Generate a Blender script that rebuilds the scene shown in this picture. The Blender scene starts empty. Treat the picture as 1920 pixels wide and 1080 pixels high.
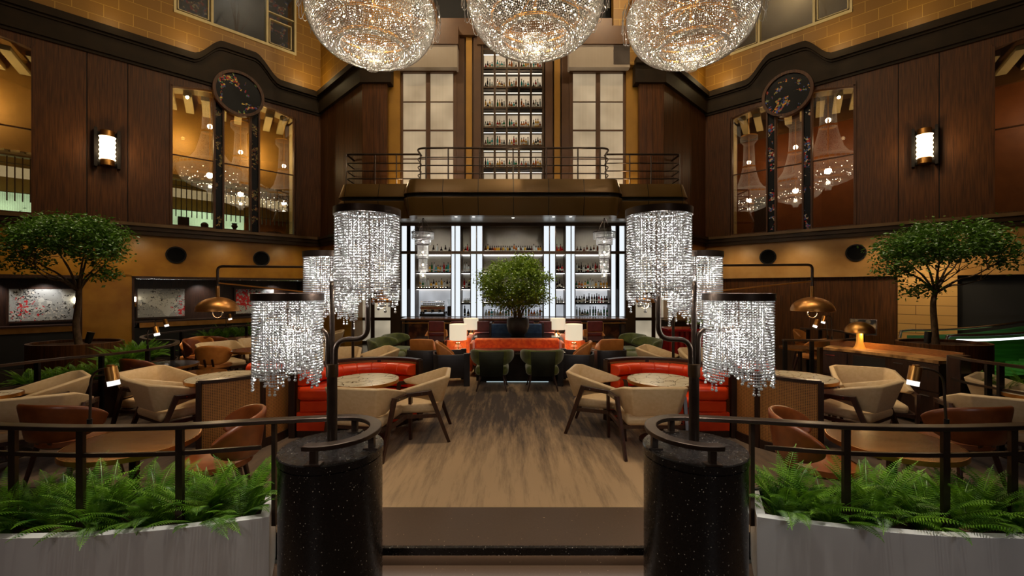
import bpy, bmesh, math, random
import numpy as np
from mathutils import Vector
R = math.radians
PI = math.pi
random.seed(7)
rng = np.random.default_rng(7)
sc = bpy.context.scene
COL = sc.collection

# ------------------------------------------------------------------ measuring helpers (eye height 1.85 m, 15 mm lens)
F, CX, CY, EYE = 800.0, 962.0, 540.0, 1.85
def at_z(px, py, z):
    Y = F * (EYE - z) / (py - CY)
    return ((px - CX) / F * Y, Y)
def x_at(px, Y): return (px - CX) / F * Y
def z_at(py, Y): return EYE + (CY - py) / F * Y

# ------------------------------------------------------------------ materials
def S(r, g, b):
    def f(c):
        c /= 255.0
        return c / 12.92 if c <= 0.04045 else ((c + 0.055) / 1.055) ** 2.4
    return (f(r), f(g), f(b), 1.0)

MATS = {}
def mat(name, col, rough=0.5, metal=0.0, col2=None, scale=6.0, stretch=(1, 1, 1), detail=4.0, lo=0.35, hi=0.65,
        bump=0.0, emit=None, estr=0.0, spec=0.5, coat=0.0, trans=0.0, sheen=0.0):
    m = bpy.data.materials.new(name); m.use_nodes = True
    nt = m.node_tree; b = nt.nodes['Principled BSDF']
    b.inputs['Base Color'].default_value = col
    b.inputs['Roughness'].default_value = rough
    b.inputs['Metallic'].default_value = metal
    b.inputs['Specular IOR Level'].default_value = spec
    b.inputs['Coat Weight'].default_value = coat
    b.inputs['Transmission Weight'].default_value = trans
    b.inputs['Sheen Weight'].default_value = sheen
    if emit is not None:
        b.inputs['Emission Color'].default_value = emit
        b.inputs['Emission Strength'].default_value = estr
    if col2 is not None or bump:
        tc = nt.nodes.new('ShaderNodeTexCoord'); mp = nt.nodes.new('ShaderNodeMapping')
        mp.inputs['Scale'].default_value = stretch
        nz = nt.nodes.new('ShaderNodeTexNoise'); nz.inputs['Scale'].default_value = scale; nz.inputs['Detail'].default_value = detail
        nt.links.new(tc.outputs['Object'], mp.inputs['Vector']); nt.links.new(mp.outputs['Vector'], nz.inputs['Vector'])
        if col2 is not None:
            cr = nt.nodes.new('ShaderNodeValToRGB')
            cr.color_ramp.elements[0].position = lo; cr.color_ramp.elements[0].color = col
            cr.color_ramp.elements[1].position = hi; cr.color_ramp.elements[1].color = col2
            nt.links.new(nz.outputs['Fac'], cr.inputs['Fac']); nt.links.new(cr.outputs['Color'], b.inputs['Base Color'])
        if bump:
            bp = nt.nodes.new('ShaderNodeBump'); bp.inputs['Strength'].default_value = bump; bp.inputs['Distance'].default_value = 0.01
            nt.links.new(nz.outputs['Fac'], bp.inputs['Height']); nt.links.new(bp.outputs['Normal'], b.inputs['Normal'])
    MATS[name] = m
    return m

def base_link(m): return m.node_tree, m.node_tree.nodes['Principled BSDF']
def add_math(nt, op, a, b=None):
    n = nt.nodes.new('ShaderNodeMath'); n.operation = op
    for i, v in enumerate((a, b)):
        if v is None: continue
        if isinstance(v, (int, float)): n.inputs[i].default_value = v
        else: nt.links.new(v, n.inputs[i])
    return n.outputs[0]
def mix_col(nt, fac, a, b):
    n = nt.nodes.new('ShaderNodeMix'); n.data_type = 'RGBA'
    if isinstance(fac, (int, float)): n.inputs[0].default_value = fac
    else: nt.links.new(fac, n.inputs[0])
    for i, v in ((6, a), (7, b)):
        if isinstance(v, tuple): n.inputs[i].default_value = v
        else: nt.links.new(v, n.inputs[i])
    return n.outputs[2]

wood_wall = mat('wall_wood', S(64, 35, 11), 0.48, col2=S(98, 57, 21), scale=3.0, stretch=(14, 14, 0.6), detail=6, bump=0.05, spec=0.3)
wood_dark = mat('dark_wood', S(38, 22, 15), 0.38, col2=S(58, 34, 22), scale=4.0, stretch=(10, 10, 1.0), detail=5)
wood_chair = mat('chair_wood', S(44, 24, 17), 0.35, col2=S(66, 36, 24), scale=9.0, stretch=(3, 3, 1))
bronze = mat('bronze_panel', S(92, 68, 36), 0.36, 0.6, col2=S(112, 82, 42), scale=2.0)
bronze_dark = mat('bronze_dark', S(54, 36, 15), 0.42, 0.4, col2=S(68, 46, 20), scale=2.0)
cornice_mat = mat('cornice_paint', S(38, 27, 13), 0.6, 0.0, col2=S(46, 33, 17), scale=3, spec=0.2)
gold_plain = mat('gold_lacquer', S(158, 112, 34), 0.42, 0.25, col2=S(170, 122, 40), scale=2.0)
brown_plain = mat('brown_lacquer', S(82, 50, 18), 0.42, 0.1, col2=S(94, 60, 24), scale=2.0)
dark_metal = mat('dark_bronze_metal', S(74, 62, 54), 0.34, 0.85, col2=S(88, 74, 64), scale=5)
black_metal = mat('black_steel', S(40, 37, 36), 0.3, 0.7, col2=S(52, 48, 46), scale=5)
brass = mat('brass', S(180, 128, 66), 0.34, 1.0, col2=S(204, 148, 80), scale=6)
chrome = mat('steel', S(190, 192, 196), 0.18, 1.0, col2=S(205, 206, 210), scale=6)
soffit_mat = mat('soffit_metal', S(196, 190, 178), 0.32, 0.2, col2=S(186, 180, 168), scale=2)
black_matte = mat('black_interior', S(14, 11, 10), 0.7, col2=S(20, 16, 14), scale=3)
beige = mat('beige_leather', S(206, 174, 128), 0.48, col2=S(214, 184, 140), scale=30, bump=0.04, sheen=0.1)
tan = mat('tan_leather', S(184, 112, 46), 0.4, col2=S(200, 128, 58), scale=12, bump=0.05)
tan_dark = mat('cognac_leather', S(106, 51, 19), 0.36, col2=S(126, 65, 26), scale=12, bump=0.05)
orange_lea = mat('orange_leather', S(222, 58, 14), 0.34, col2=S(232, 68, 18), scale=10, bump=0.05)
orange_vel = mat('orange_velvet', S(222, 78, 14), 0.7, col2=S(250, 120, 34), scale=14, bump=0.1, sheen=0.5)
green_vel = mat('green_velvet', S(66, 76, 22), 0.75, col2=S(106, 114, 40), scale=7, sheen=0.6)
green_back = mat('dark_green_cloth', S(24, 30, 18), 0.8, col2=S(34, 40, 24), scale=9)
blue_vel = mat('blue_velvet', S(52, 84, 130), 0.7, col2=S(78, 112, 156), scale=8, sheen=0.4)
maroon = mat('maroon_leather', S(92, 30, 30), 0.4, col2=S(112, 38, 36), scale=9)
red_lac = mat('red_lacquer', S(150, 24, 20), 0.25, col2=S(168, 32, 26), scale=4, coat=0.3)
shell_dark = mat('charcoal_shell', S(36, 34, 38), 0.4, col2=S(46, 44, 48), scale=6)
white_plaster = mat('white_planter_paint', S(206, 202, 198), 0.5, col2=S(212, 208, 204), scale=4)
soil = mat('soil', S(40, 26, 16), 0.95, col2=S(86, 54, 30), scale=60, bump=0.6)
leaf = mat('tree_leaf', S(44, 76, 22), 0.38, col2=S(98, 138, 40), scale=9, lo=0.3, hi=0.7)
leaf_bright = mat('shrub_leaf', S(76, 106, 24), 0.42, col2=S(150, 170, 48), scale=11, lo=0.3, hi=0.7)
fern_leaf = mat('fern_leaf', S(32, 84, 14), 0.42, col2=S(126, 172, 40), scale=9, lo=0.3, hi=0.7)
bark = mat('bark', S(78, 58, 40), 0.9, col2=S(112, 88, 62), scale=22, stretch=(2, 2, 0.6), bump=0.4)
ceramic_dark = mat('dark_pot', S(34, 29, 27), 0.45, col2=S(44, 38, 34), scale=5)
speaker_cloth = mat('speaker_mesh', S(9, 8, 8), 0.8, col2=S(14, 13, 12), scale=90, spec=0.1)
for m_ in (leaf, leaf_bright, fern_leaf):
    nt, b = base_link(m_)
    b.inputs['Subsurface Weight'].default_value = 0.0
    out = nt.nodes['Material Output']; tr = nt.nodes.new('ShaderNodeBsdfTranslucent'); mx = nt.nodes.new('ShaderNodeMixShader')
    src = b.inputs['Base Color'].links[0].from_socket
    nt.links.new(src, tr.inputs['Color']); mx.inputs[0].default_value = 0.3
    nt.links.new(b.outputs[0], mx.inputs[1]); nt.links.new(tr.outputs[0], mx.inputs[2]); nt.links.new(mx.outputs[0], out.inputs['Surface'])

# emitters
def emitter(name, col, s):
    m = bpy.data.materials.new(name); m.use_nodes = True
    nt = m.node_tree; nt.nodes.remove(nt.nodes['Principled BSDF'])
    e = nt.nodes.new('ShaderNodeEmission'); e.inputs['Color'].default_value = col; e.inputs['Strength'].default_value = s
    nt.links.new(e.outputs[0], nt.nodes['Material Output'].inputs['Surface'])
    MATS[name] = m
    return m
bulb_mat = emitter('bulb_glow', (1.0, 0.86, 0.62, 1), 22.0)
bulb_mat.cycles.emission_sampling = 'NONE'
led_white = emitter('led_white', (0.93, 0.97, 1.0, 1), 2.2)
led_cool = emitter('light_column_glow', (0.88, 0.95, 1.0, 1), 0.95)
led_warm = emitter('led_warm', (1.0, 0.8, 0.5, 1), 2.2)
led_step = emitter('step_led', (1.0, 0.93, 0.82, 1), 7.0)
led_shelf = emitter('shelf_led', (1.0, 0.90, 0.76, 1), 4.5)
tower_led = emitter('tower_led', (1.0, 0.88, 0.7, 1), 2.6)
lens_glow = emitter('lens_glow', (1.0, 0.96, 0.88, 1), 1.3)
spot_glow = emitter('spot_glow', (1.0, 0.95, 0.85, 1), 5.0)
def ribbed_glow(name, col, s, rib=0.14):
    m = mat(name, S(140, 122, 98), 0.35)
    nt, b = base_link(m)
    tc = nt.nodes.new('ShaderNodeTexCoord')
    wv = nt.nodes.new('ShaderNodeTexWave'); wv.inputs['Scale'].default_value = 7.5; wv.bands_direction = 'X'
    nz = nt.nodes.new('ShaderNodeTexNoise'); nz.inputs['Scale'].default_value = 1.3
    nt.links.new(tc.outputs['Object'], wv.inputs['Vector']); nt.links.new(tc.outputs['Object'], nz.inputs['Vector'])
    k = add_math(nt, 'MULTIPLY', add_math(nt, 'ADD', add_math(nt, 'MULTIPLY', wv.outputs['Fac'], rib), add_math(nt, 'MULTIPLY', nz.outputs['Fac'], 0.9)), s)
    b.inputs['Emission Color'].default_value = col
    nt.links.new(k, b.inputs['Emission Strength'])
    return m
shoji_glow = ribbed_glow('backlit_ribbed_glass', (1.0, 0.78, 0.50, 1), 0.58)
transom_glow = ribbed_glow('backlit_transom_glass', (1.0, 0.70, 0.42, 1), 0.14)
tower_glow = ribbed_glow('backlit_shelf_panel', (1.0, 0.78, 0.52, 1), 0.8)
door_glow = ribbed_glow('backlit_door_glass', (1.0, 0.86, 0.62, 1), 0.7, 0.03)
bar_glow = ribbed_glow('backlit_bar_panel', (0.86, 0.92, 1.0, 1), 1.05, 0.03)
jade_glow = ribbed_glow('backlit_jade_panel', (0.70, 1.0, 0.60, 1), 2.5)
band_glow = emitter('counter_light_band', (1.0, 0.78, 0.42, 1), 0.6)
shade_white = mat('lamp_shade_fabric', S(226, 214, 188), 0.7, emit=(1.0, 0.86, 0.62, 1), estr=0.62)
sconce_glass = mat('sconce_glass', S(255, 230, 190), 0.4, emit=(1.0, 0.76, 0.44, 1), estr=4.5)

# crystal: facets that both mirror and pass the light of the lamp behind them
def crystal_mat(name, tl, gl, tint):
    m = bpy.data.materials.new(name); m.use_nodes = True
    nt = m.node_tree; nt.nodes.remove(nt.nodes['Principled BSDF'])
    t = nt.nodes.new('ShaderNodeBsdfTranslucent'); t.inputs['Color'].default_value = tint
    d = nt.nodes.new('ShaderNodeBsdfDiffuse'); d.inputs['Color'].default_value = tint
    g = nt.nodes.new('ShaderNodeBsdfGlossy'); g.inputs['Color'].default_value = tint; g.inputs['Roughness'].default_value = 0.12
    a = nt.nodes.new('ShaderNodeMixShader'); a.inputs[0].default_value = tl
    c = nt.nodes.new('ShaderNodeMixShader'); c.inputs[0].default_value = gl
    nt.links.new(d.outputs[0], a.inputs[1]); nt.links.new(t.outputs[0], a.inputs[2])
    nt.links.new(a.outputs[0], c.inputs[1]); nt.links.new(g.outputs[0], c.inputs[2])
    nt.links.new(c.outputs[0], nt.nodes['Material Output'].inputs['Surface'])
    MATS[name] = m
    return m
crystal = crystal_mat('lamp_crystal', 0.6, 0.4, (0.95, 0.96, 0.97, 1))
crystal_warm = crystal_mat('chandelier_crystal', 0.5, 0.6, (0.97, 0.94, 0.88, 1))

# window glass: see-through with a real mirror reflection
def pane_mat(name, k, tint):
    m = bpy.data.materials.new(name); m.use_nodes = True
    nt = m.node_tree; nt.nodes.remove(nt.nodes['Principled BSDF'])
    t = nt.nodes.new('ShaderNodeBsdfTransparent'); t.inputs['Color'].default_value = tint
    g = nt.nodes.new('ShaderNodeBsdfGlossy'); g.inputs['Roughness'].default_value = 0.0
    c = nt.nodes.new('ShaderNodeMixShader'); c.inputs[0].default_value = k
    nt.links.new(t.outputs[0], c.inputs[1]); nt.links.new(g.outputs[0], c.inputs[2])
    nt.links.new(c.outputs[0], nt.nodes['Material Output'].inputs['Surface'])
    return m
glass_pane = pane_mat('window_glass', 0.35, (0.95, 0.93, 0.88, 1))
clear_glass = pane_mat('clear_glass', 0.12, (0.95, 0.97, 0.96, 1))
green_glass = pane_mat('green_escalator_glass', 0.10, (0.55, 0.85, 0.55, 1))

def brick_wall(name, c1, c2, cm, w, h, off=0.5, mortar=0.006, rough=0.5):
    m = mat(name, c1, rough); nt, b = base_link(m)
    tc = nt.nodes.new('ShaderNodeTexCoord'); sp = nt.nodes.new('ShaderNodeSeparateXYZ'); cb = nt.nodes.new('ShaderNodeCombineXYZ')
    nt.links.new(tc.outputs['Object'], sp.inputs[0]); nt.links.new(sp.outputs[0], cb.inputs[0]); nt.links.new(sp.outputs[2], cb.inputs[1])
    br = nt.nodes.new('ShaderNodeTexBrick'); br.offset = off
    br.inputs['Scale'].default_value = 1.0; br.inputs['Brick Width'].default_value = w; br.inputs['Row Height'].default_value = h
    br.inputs['Mortar Size'].default_value = mortar; br.inputs['Color1'].default_value = c1; br.inputs['Color2'].default_value = c2; br.inputs['Mortar'].default_value = cm
    nz = nt.nodes.new('ShaderNodeTexNoise'); nz.inputs['Scale'].default_value = 2.2; nz.inputs['Detail'].default_value = 8
    nt.links.new(tc.outputs['Object'], nz.inputs['Vector']); nt.links.new(cb.outputs[0], br.inputs['Vector'])
    o = mix_col(nt, add_math(nt, 'MULTIPLY', nz.outputs['Fac'], 0.35), br.outputs['Color'], c1)
    nt.links.new(o, b.inputs['Base Color'])
    return m
stone_block = brick_wall('gold_stone_blocks', S(146, 102, 20), S(134, 92, 17), S(196, 152, 62), 0.56, 0.31)
plank_block = brick_wall('pale_timber_planks', S(206, 158, 88), S(196, 146, 78), S(92, 60, 30), 2.6, 0.235, 0.4, 0.008)
marble_gold = mat('gold_marble', S(142, 94, 15), 0.36, col2=S(176, 124, 36), scale=1.7, detail=12, lo=0.40, hi=0.72)
marble_tan = mat('tan_marble', S(176, 126, 64), 0.38, col2=S(204, 156, 92), scale=1.7, detail=12, lo=0.4, hi=0.75)

# black granite with pale flecks
granite = mat('black_granite', S(26, 24, 24), 0.2)
nt, b = base_link(granite)
tc = nt.nodes.new('ShaderNodeTexCoord')
vo = nt.nodes.new('ShaderNodeTexVoronoi'); vo.inputs['Scale'].default_value = 75
nt.links.new(tc.outputs['Object'], vo.inputs['Vector'])
wn = nt.nodes.new('ShaderNodeTexWhiteNoise'); nt.links.new(vo.outputs['Position'], wn.inputs['Vector'])
thr = add_math(nt, 'MULTIPLY', add_math(nt, 'POWER', wn.outputs['Value'], 3.5), 0.27)
fl = add_math(nt, 'LESS_THAN', vo.outputs['Distance'], thr)
nt.links.new(mix_col(nt, fl, S(28, 25, 24), S(205, 196, 180)), b.inputs['Base Color'])
nz = nt.nodes.new('ShaderNodeTexNoise'); nz.inputs['Scale'].default_value = 40
nt.links.new(tc.outputs['Object'], nz.inputs['Vector'])
nt.links.new(add_math(nt, 'ADD', add_math(nt, 'MULTIPLY', nz.outputs['Fac'], 0.2), 0.16), b.inputs['Roughness'])

# threshold stone: brown terrazzo
def terrazzo(name, c, fleck, rough):
    m = mat(name, c, rough); nt, b = base_link(m)
    tc = nt.nodes.new('ShaderNodeTexCoord')
    vo = nt.nodes.new('ShaderNodeTexVoronoi'); vo.inputs['Scale'].default_value = 45
    nt.links.new(tc.outputs['Object'], vo.inputs['Vector'])
    wn = nt.nodes.new('ShaderNodeTexWhiteNoise'); nt.links.new(vo.outputs['Position'], wn.inputs['Vector'])
    fl = add_math(nt, 'LESS_THAN', vo.outputs['Distance'], add_math(nt, 'MULTIPLY', add_math(nt, 'POWER', wn.outputs['Value'], 7.0), 0.16))
    nz = nt.nodes.new('ShaderNodeTexNoise'); nz.inputs['Scale'].default_value = 60; nz.inputs['Detail'].default_value = 6
    nt.links.new(tc.outputs['Object'], nz.inputs['Vector'])
    c2 = tuple(x * 1.5 for x in c[:3]) + (1.0,)
    o = mix_col(nt, nz.outputs['Fac'], c, c2)
    nt.links.new(mix_col(nt, fl, o, fleck), b.inputs['Base Color'])
    return m
step_stone = terrazzo('brown_terrazzo', S(72, 54, 40), S(190, 165, 130), 0.4)
dark_stone = terrazzo('dark_polished_stone', S(40, 32, 26), S(120, 100, 80), 0.16)

# carpet: streaks running away from the step, darker in a band and towards the sides
carpet = mat('streaky_carpet', S(110, 80, 56), 0.95, sheen=0.15)
nt, b = base_link(carpet)
tc = nt.nodes.new('ShaderNodeTexCoord')
mp = nt.nodes.new('ShaderNodeMapping'); mp.inputs['Scale'].default_value = (7.0, 0.75, 1)
n1 = nt.nodes.new('ShaderNodeTexNoise'); n1.inputs['Scale'].default_value = 1.0; n1.inputs['Detail'].default_value = 9; n1.inputs['Roughness'].default_value = 0.72
nt.links.new(tc.outputs['Object'], mp.inputs['Vector']); nt.links.new(mp.outputs['Vector'], n1.inputs['Vector'])
sp = nt.nodes.new('ShaderNodeSeparateXYZ'); nt.links.new(tc.outputs['Object'], sp.inputs[0])
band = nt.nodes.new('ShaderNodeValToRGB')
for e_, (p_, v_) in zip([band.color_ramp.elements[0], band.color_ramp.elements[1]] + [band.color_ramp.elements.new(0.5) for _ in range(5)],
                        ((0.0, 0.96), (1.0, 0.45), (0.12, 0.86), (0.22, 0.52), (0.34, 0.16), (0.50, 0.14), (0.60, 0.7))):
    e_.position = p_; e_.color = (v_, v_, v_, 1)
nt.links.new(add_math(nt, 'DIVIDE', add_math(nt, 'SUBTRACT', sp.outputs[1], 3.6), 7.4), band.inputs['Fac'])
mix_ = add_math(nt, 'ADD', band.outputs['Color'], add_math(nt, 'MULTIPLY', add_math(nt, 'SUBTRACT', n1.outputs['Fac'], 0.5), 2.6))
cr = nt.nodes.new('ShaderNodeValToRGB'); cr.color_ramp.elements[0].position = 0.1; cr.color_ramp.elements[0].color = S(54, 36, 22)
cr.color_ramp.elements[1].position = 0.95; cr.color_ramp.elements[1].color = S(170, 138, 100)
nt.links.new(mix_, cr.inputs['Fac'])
n2 = nt.nodes.new('ShaderNodeTexNoise'); n2.inputs['Scale'].default_value = 260
nt.links.new(tc.outputs['Object'], n2.inputs['Vector'])
mm = nt.nodes.new('ShaderNodeMix'); mm.data_type = 'RGBA'; mm.blend_type = 'MULTIPLY'; mm.inputs[0].default_value = 0.5
nt.links.new(cr.outputs['Color'], mm.inputs[6]); nt.links.new(n2.outputs['Color'], mm.inputs[7])
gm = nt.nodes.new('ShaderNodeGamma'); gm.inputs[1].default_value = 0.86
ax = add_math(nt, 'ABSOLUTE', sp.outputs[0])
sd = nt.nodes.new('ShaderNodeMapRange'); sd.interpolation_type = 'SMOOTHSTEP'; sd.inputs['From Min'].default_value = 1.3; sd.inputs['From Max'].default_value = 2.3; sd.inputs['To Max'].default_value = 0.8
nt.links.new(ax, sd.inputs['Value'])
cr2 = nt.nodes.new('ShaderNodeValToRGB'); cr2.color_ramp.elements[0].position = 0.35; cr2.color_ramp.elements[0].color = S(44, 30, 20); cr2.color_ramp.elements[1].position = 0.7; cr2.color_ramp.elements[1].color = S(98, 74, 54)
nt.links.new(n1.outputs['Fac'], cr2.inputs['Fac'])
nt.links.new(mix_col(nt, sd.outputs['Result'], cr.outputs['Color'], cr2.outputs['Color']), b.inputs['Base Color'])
bp = nt.nodes.new('ShaderNodeBump'); bp.inputs['Strength'].default_value = 0.3; bp.inputs['Distance'].default_value = 0.004
nt.links.new(n2.outputs['Fac'], bp.inputs['Height']); nt.links.new(bp.outputs['Normal'], b.inputs['Normal'])

# cane weave: small holes between pale strands, laid around the curve of the booth back
cane = mat('woven_cane', S(176, 112, 54), 0.55)
nt, b = base_link(cane)
tc = nt.nodes.new('ShaderNodeTexCoord'); sp = nt.nodes.new('ShaderNodeSeparateXYZ'); nt.links.new(tc.outputs['Object'], sp.inputs[0])
u_ = add_math(nt, 'FRACT', add_math(nt, 'MULTIPLY', add_math(nt, 'ADD', add_math(nt, 'ARCTAN2', sp.outputs[1], sp.outputs[0]), 7.0), 0.85 / 0.017))
v_ = add_math(nt, 'FRACT', add_math(nt, 'MULTIPLY', sp.outputs[2], 1 / 0.017))
du, dv = add_math(nt, 'SUBTRACT', u_, 0.5), add_math(nt, 'SUBTRACT', v_, 0.5)
hole = add_math(nt, 'LESS_THAN', add_math(nt, 'ADD', add_math(nt, 'MULTIPLY', du, du), add_math(nt, 'MULTIPLY', dv, dv)), 0.085)
nt.links.new(mix_col(nt, hole, S(196, 132, 66), S(58, 30, 14)), b.inputs['Base Color'])

# veined marble table top
veined = mat('veined_marble', S(208, 184, 146), 0.16)
nt, b = base_link(veined)
tc = nt.nodes.new('ShaderNodeTexCoord'); nz = nt.nodes.new('ShaderNodeTexNoise'); nz.inputs['Scale'].default_value = 3.0; nz.inputs['Detail'].default_value = 5
mxv = nt.nodes.new('ShaderNodeMix'); mxv.data_type = 'VECTOR'; mxv.inputs[0].default_value = 0.22
nt.links.new(tc.outputs['Object'], nz.inputs['Vector']); nt.links.new(tc.outputs['Object'], mxv.inputs[4]); nt.links.new(nz.outputs['Color'], mxv.inputs[5])
vo = nt.nodes.new('ShaderNodeTexVoronoi'); vo.feature = 'DISTANCE_TO_EDGE'; vo.inputs['Scale'].default_value = 6.5
nt.links.new(mxv.outputs[1], vo.inputs['Vector'])
cr = nt.nodes.new('ShaderNodeValToRGB'); cr.color_ramp.elements[0].position = 0.006; cr.color_ramp.elements[0].color = S(88, 62, 38)
cr.color_ramp.elements[1].position = 0.028; cr.color_ramp.elements[1].color = S(232, 216, 184)
nt.links.new(vo.outputs['Distance'], cr.inputs['Fac']); nt.links.new(cr.outputs['Color'], b.inputs['Base Color'])
red_marble = mat('red_brown_marble', S(70, 34, 22), 0.18, col2=S(150, 84, 48), scale=4, detail=9, lo=0.45, hi=0.72)
brown_top = mat('brown_lacquer_top', S(92, 56, 24), 0.22, col2=S(124, 78, 34), scale=3, stretch=(1, 8, 1), detail=6, coat=0.2)
dark_top = mat('dark_polished_top', S(28, 26, 27), 0.1, col2=S(36, 33, 34), scale=4)

def seam_metal(name, c1, c2, pitch, rough, metal):
    m = mat(name, c1, rough, metal); nt, b = base_link(m)
    tc = nt.nodes.new('ShaderNodeTexCoord'); sp = nt.nodes.new('ShaderNodeSeparateXYZ'); nt.links.new(tc.outputs['Object'], sp.inputs[0])
    fr = add_math(nt, 'FRACT', add_math(nt, 'DIVIDE', add_math(nt, 'ADD', sp.outputs[0], 50 * pitch), pitch))
    ln = add_math(nt, 'LESS_THAN', fr, 0.02)
    nt.links.new(mix_col(nt, ln, c1, c2), b.inputs['Base Color'])
    return m
fascia_mat = seam_metal('bronze_fascia', S(108, 80, 38), S(24, 16, 8), 0.94, 0.36, 0.45)

# stained glass and blossom pictures
def stained(name, cols, sc_, dark=0.62, glow=0.5):
    m = mat(name, S(10, 8, 10), 0.45, spec=0.15); nt, b = base_link(m)
    tc = nt.nodes.new('ShaderNodeTexCoord'); vo = nt.nodes.new('ShaderNodeTexVoronoi'); vo.inputs['Scale'].default_value = sc_
    nt.links.new(tc.outputs['Object'], vo.inputs['Vector'])
    nz = nt.nodes.new('ShaderNodeTexNoise'); nz.inputs['Scale'].default_value = 2.6; nz.inputs['Detail'].default_value = 3; nz.inputs['Distortion'].default_value = 1.5
    nt.links.new(tc.outputs['Object'], nz.inputs['Vector'])
    wn = nt.nodes.new('ShaderNodeTexWhiteNoise'); nt.links.new(vo.outputs['Color'], wn.inputs['Vector'])
    cr = nt.nodes.new('ShaderNodeValToRGB'); cr.color_ramp.interpolation = 'CONSTANT'
    els = cr.color_ramp.elements
    while len(els) < len(cols): els.new(0.5)
    for i, c in enumerate(cols): els[i].position = i / len(cols); els[i].color = c
    nt.links.new(wn.outputs['Value'], cr.inputs['Fac'])
    g = add_math(nt, 'GREATER_THAN', nz.outputs['Fac'], dark)
    g = add_math(nt, 'MULTIPLY', g, add_math(nt, 'GREATER_THAN', wn.outputs['Value'], 0.25))
    nt.links.new(mix_col(nt, g, S(9, 7, 9), cr.outputs['Color']), b.inputs['Base Color'])
    nt.links.new(cr.outputs['Color'], b.inputs['Emission Color'])
    nt.links.new(add_math(nt, 'MULTIPLY', g, glow), b.inputs['Emission Strength'])
    return m
stained_gold = stained('stained_glass_gold', [S(150, 110, 40), S(190, 150, 60), S(80, 110, 60), S(140, 40, 30), S(60, 60, 100)], 26, 0.60, 0.25)
stained_red = stained('stained_glass_red', [S(170, 30, 24), S(190, 130, 50), S(60, 70, 120), S(150, 60, 30), S(110, 110, 60)], 24, 0.60, 0.25)
stained_strip = stained('stained_glass_strip', [S(190, 150, 70), S(150, 30, 24), S(60, 80, 120), S(110, 60, 40), S(180, 160, 120)], 22, 0.55, 0.14)
stained_strip_gold = stained('stained_glass_strip_gold', [S(140, 104, 46), S(90, 40, 24), S(100, 90, 50), S(70, 50, 40), S(150, 120, 60)], 26, 0.56, 0.10)

def blossom(name, seed, red_at, red_k):
    m = mat(name, S(168, 166, 160), 0.7); nt, b = base_link(m)
    tc = nt.nodes.new('ShaderNodeTexCoord'); mp = nt.nodes.new('ShaderNodeMapping'); mp.inputs['Location'].default_value = (seed, seed * 2, 0)
    nt.links.new(tc.outputs['Object'], mp.inputs['Vector'])
    def noise(s, d, dist=0.0):
        n = nt.nodes.new('ShaderNodeTexNoise'); n.inputs['Scale'].default_value = s; n.inputs['Detail'].default_value = d; n.inputs['Distortion'].default_value = dist
        nt.links.new(mp.outputs['Vector'], n.inputs['Vector']); return n.outputs['Fac']
    grey = nt.nodes.new('ShaderNodeValToRGB'); grey.color_ramp.interpolation = 'CONSTANT'
    grey.color_ramp.elements[0].color = S(160, 161, 160); grey.color_ramp.elements[1].position = 0.52; grey.color_ramp.elements[1].color = S(196, 196, 192)
    nt.links.new(noise(1.6, 6), grey.inputs['Fac'])
    dense = add_math(nt, 'SUBTRACT', noise(1.9, 2), 0.5)
    ink = add_math(nt, 'GREATER_THAN', add_math(nt, 'ADD', noise(19, 4, 1.2), add_math(nt, 'MULTIPLY', dense, 0.45)), 0.60)
    c = mix_col(nt, ink, grey.outputs['Color'], S(34, 30, 32))
    pale = add_math(nt, 'GREATER_THAN', add_math(nt, 'ADD', noise(22, 3, 0.6), add_math(nt, 'MULTIPLY', dense, 0.5)), 0.62)
    c = mix_col(nt, pale, c, S(206, 200, 190))
    sp = nt.nodes.new('ShaderNodeVectorMath'); sp.operation = 'DISTANCE'; nt.links.new(tc.outputs['Object'], sp.inputs[0]); sp.inputs[1].default_value = red_at
    near = add_math(nt, 'SUBTRACT', red_k, add_math(nt, 'MULTIPLY', sp.outputs['Value'], 0.5))
    rd = add_math(nt, 'GREATER_THAN', add_math(nt, 'ADD', noise(14, 3, 0.5), near), 0.82)
    c = mix_col(nt, rd, c, S(196, 34, 40))
    nt.links.new(c, b.inputs['Base Color'])
    return m

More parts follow.
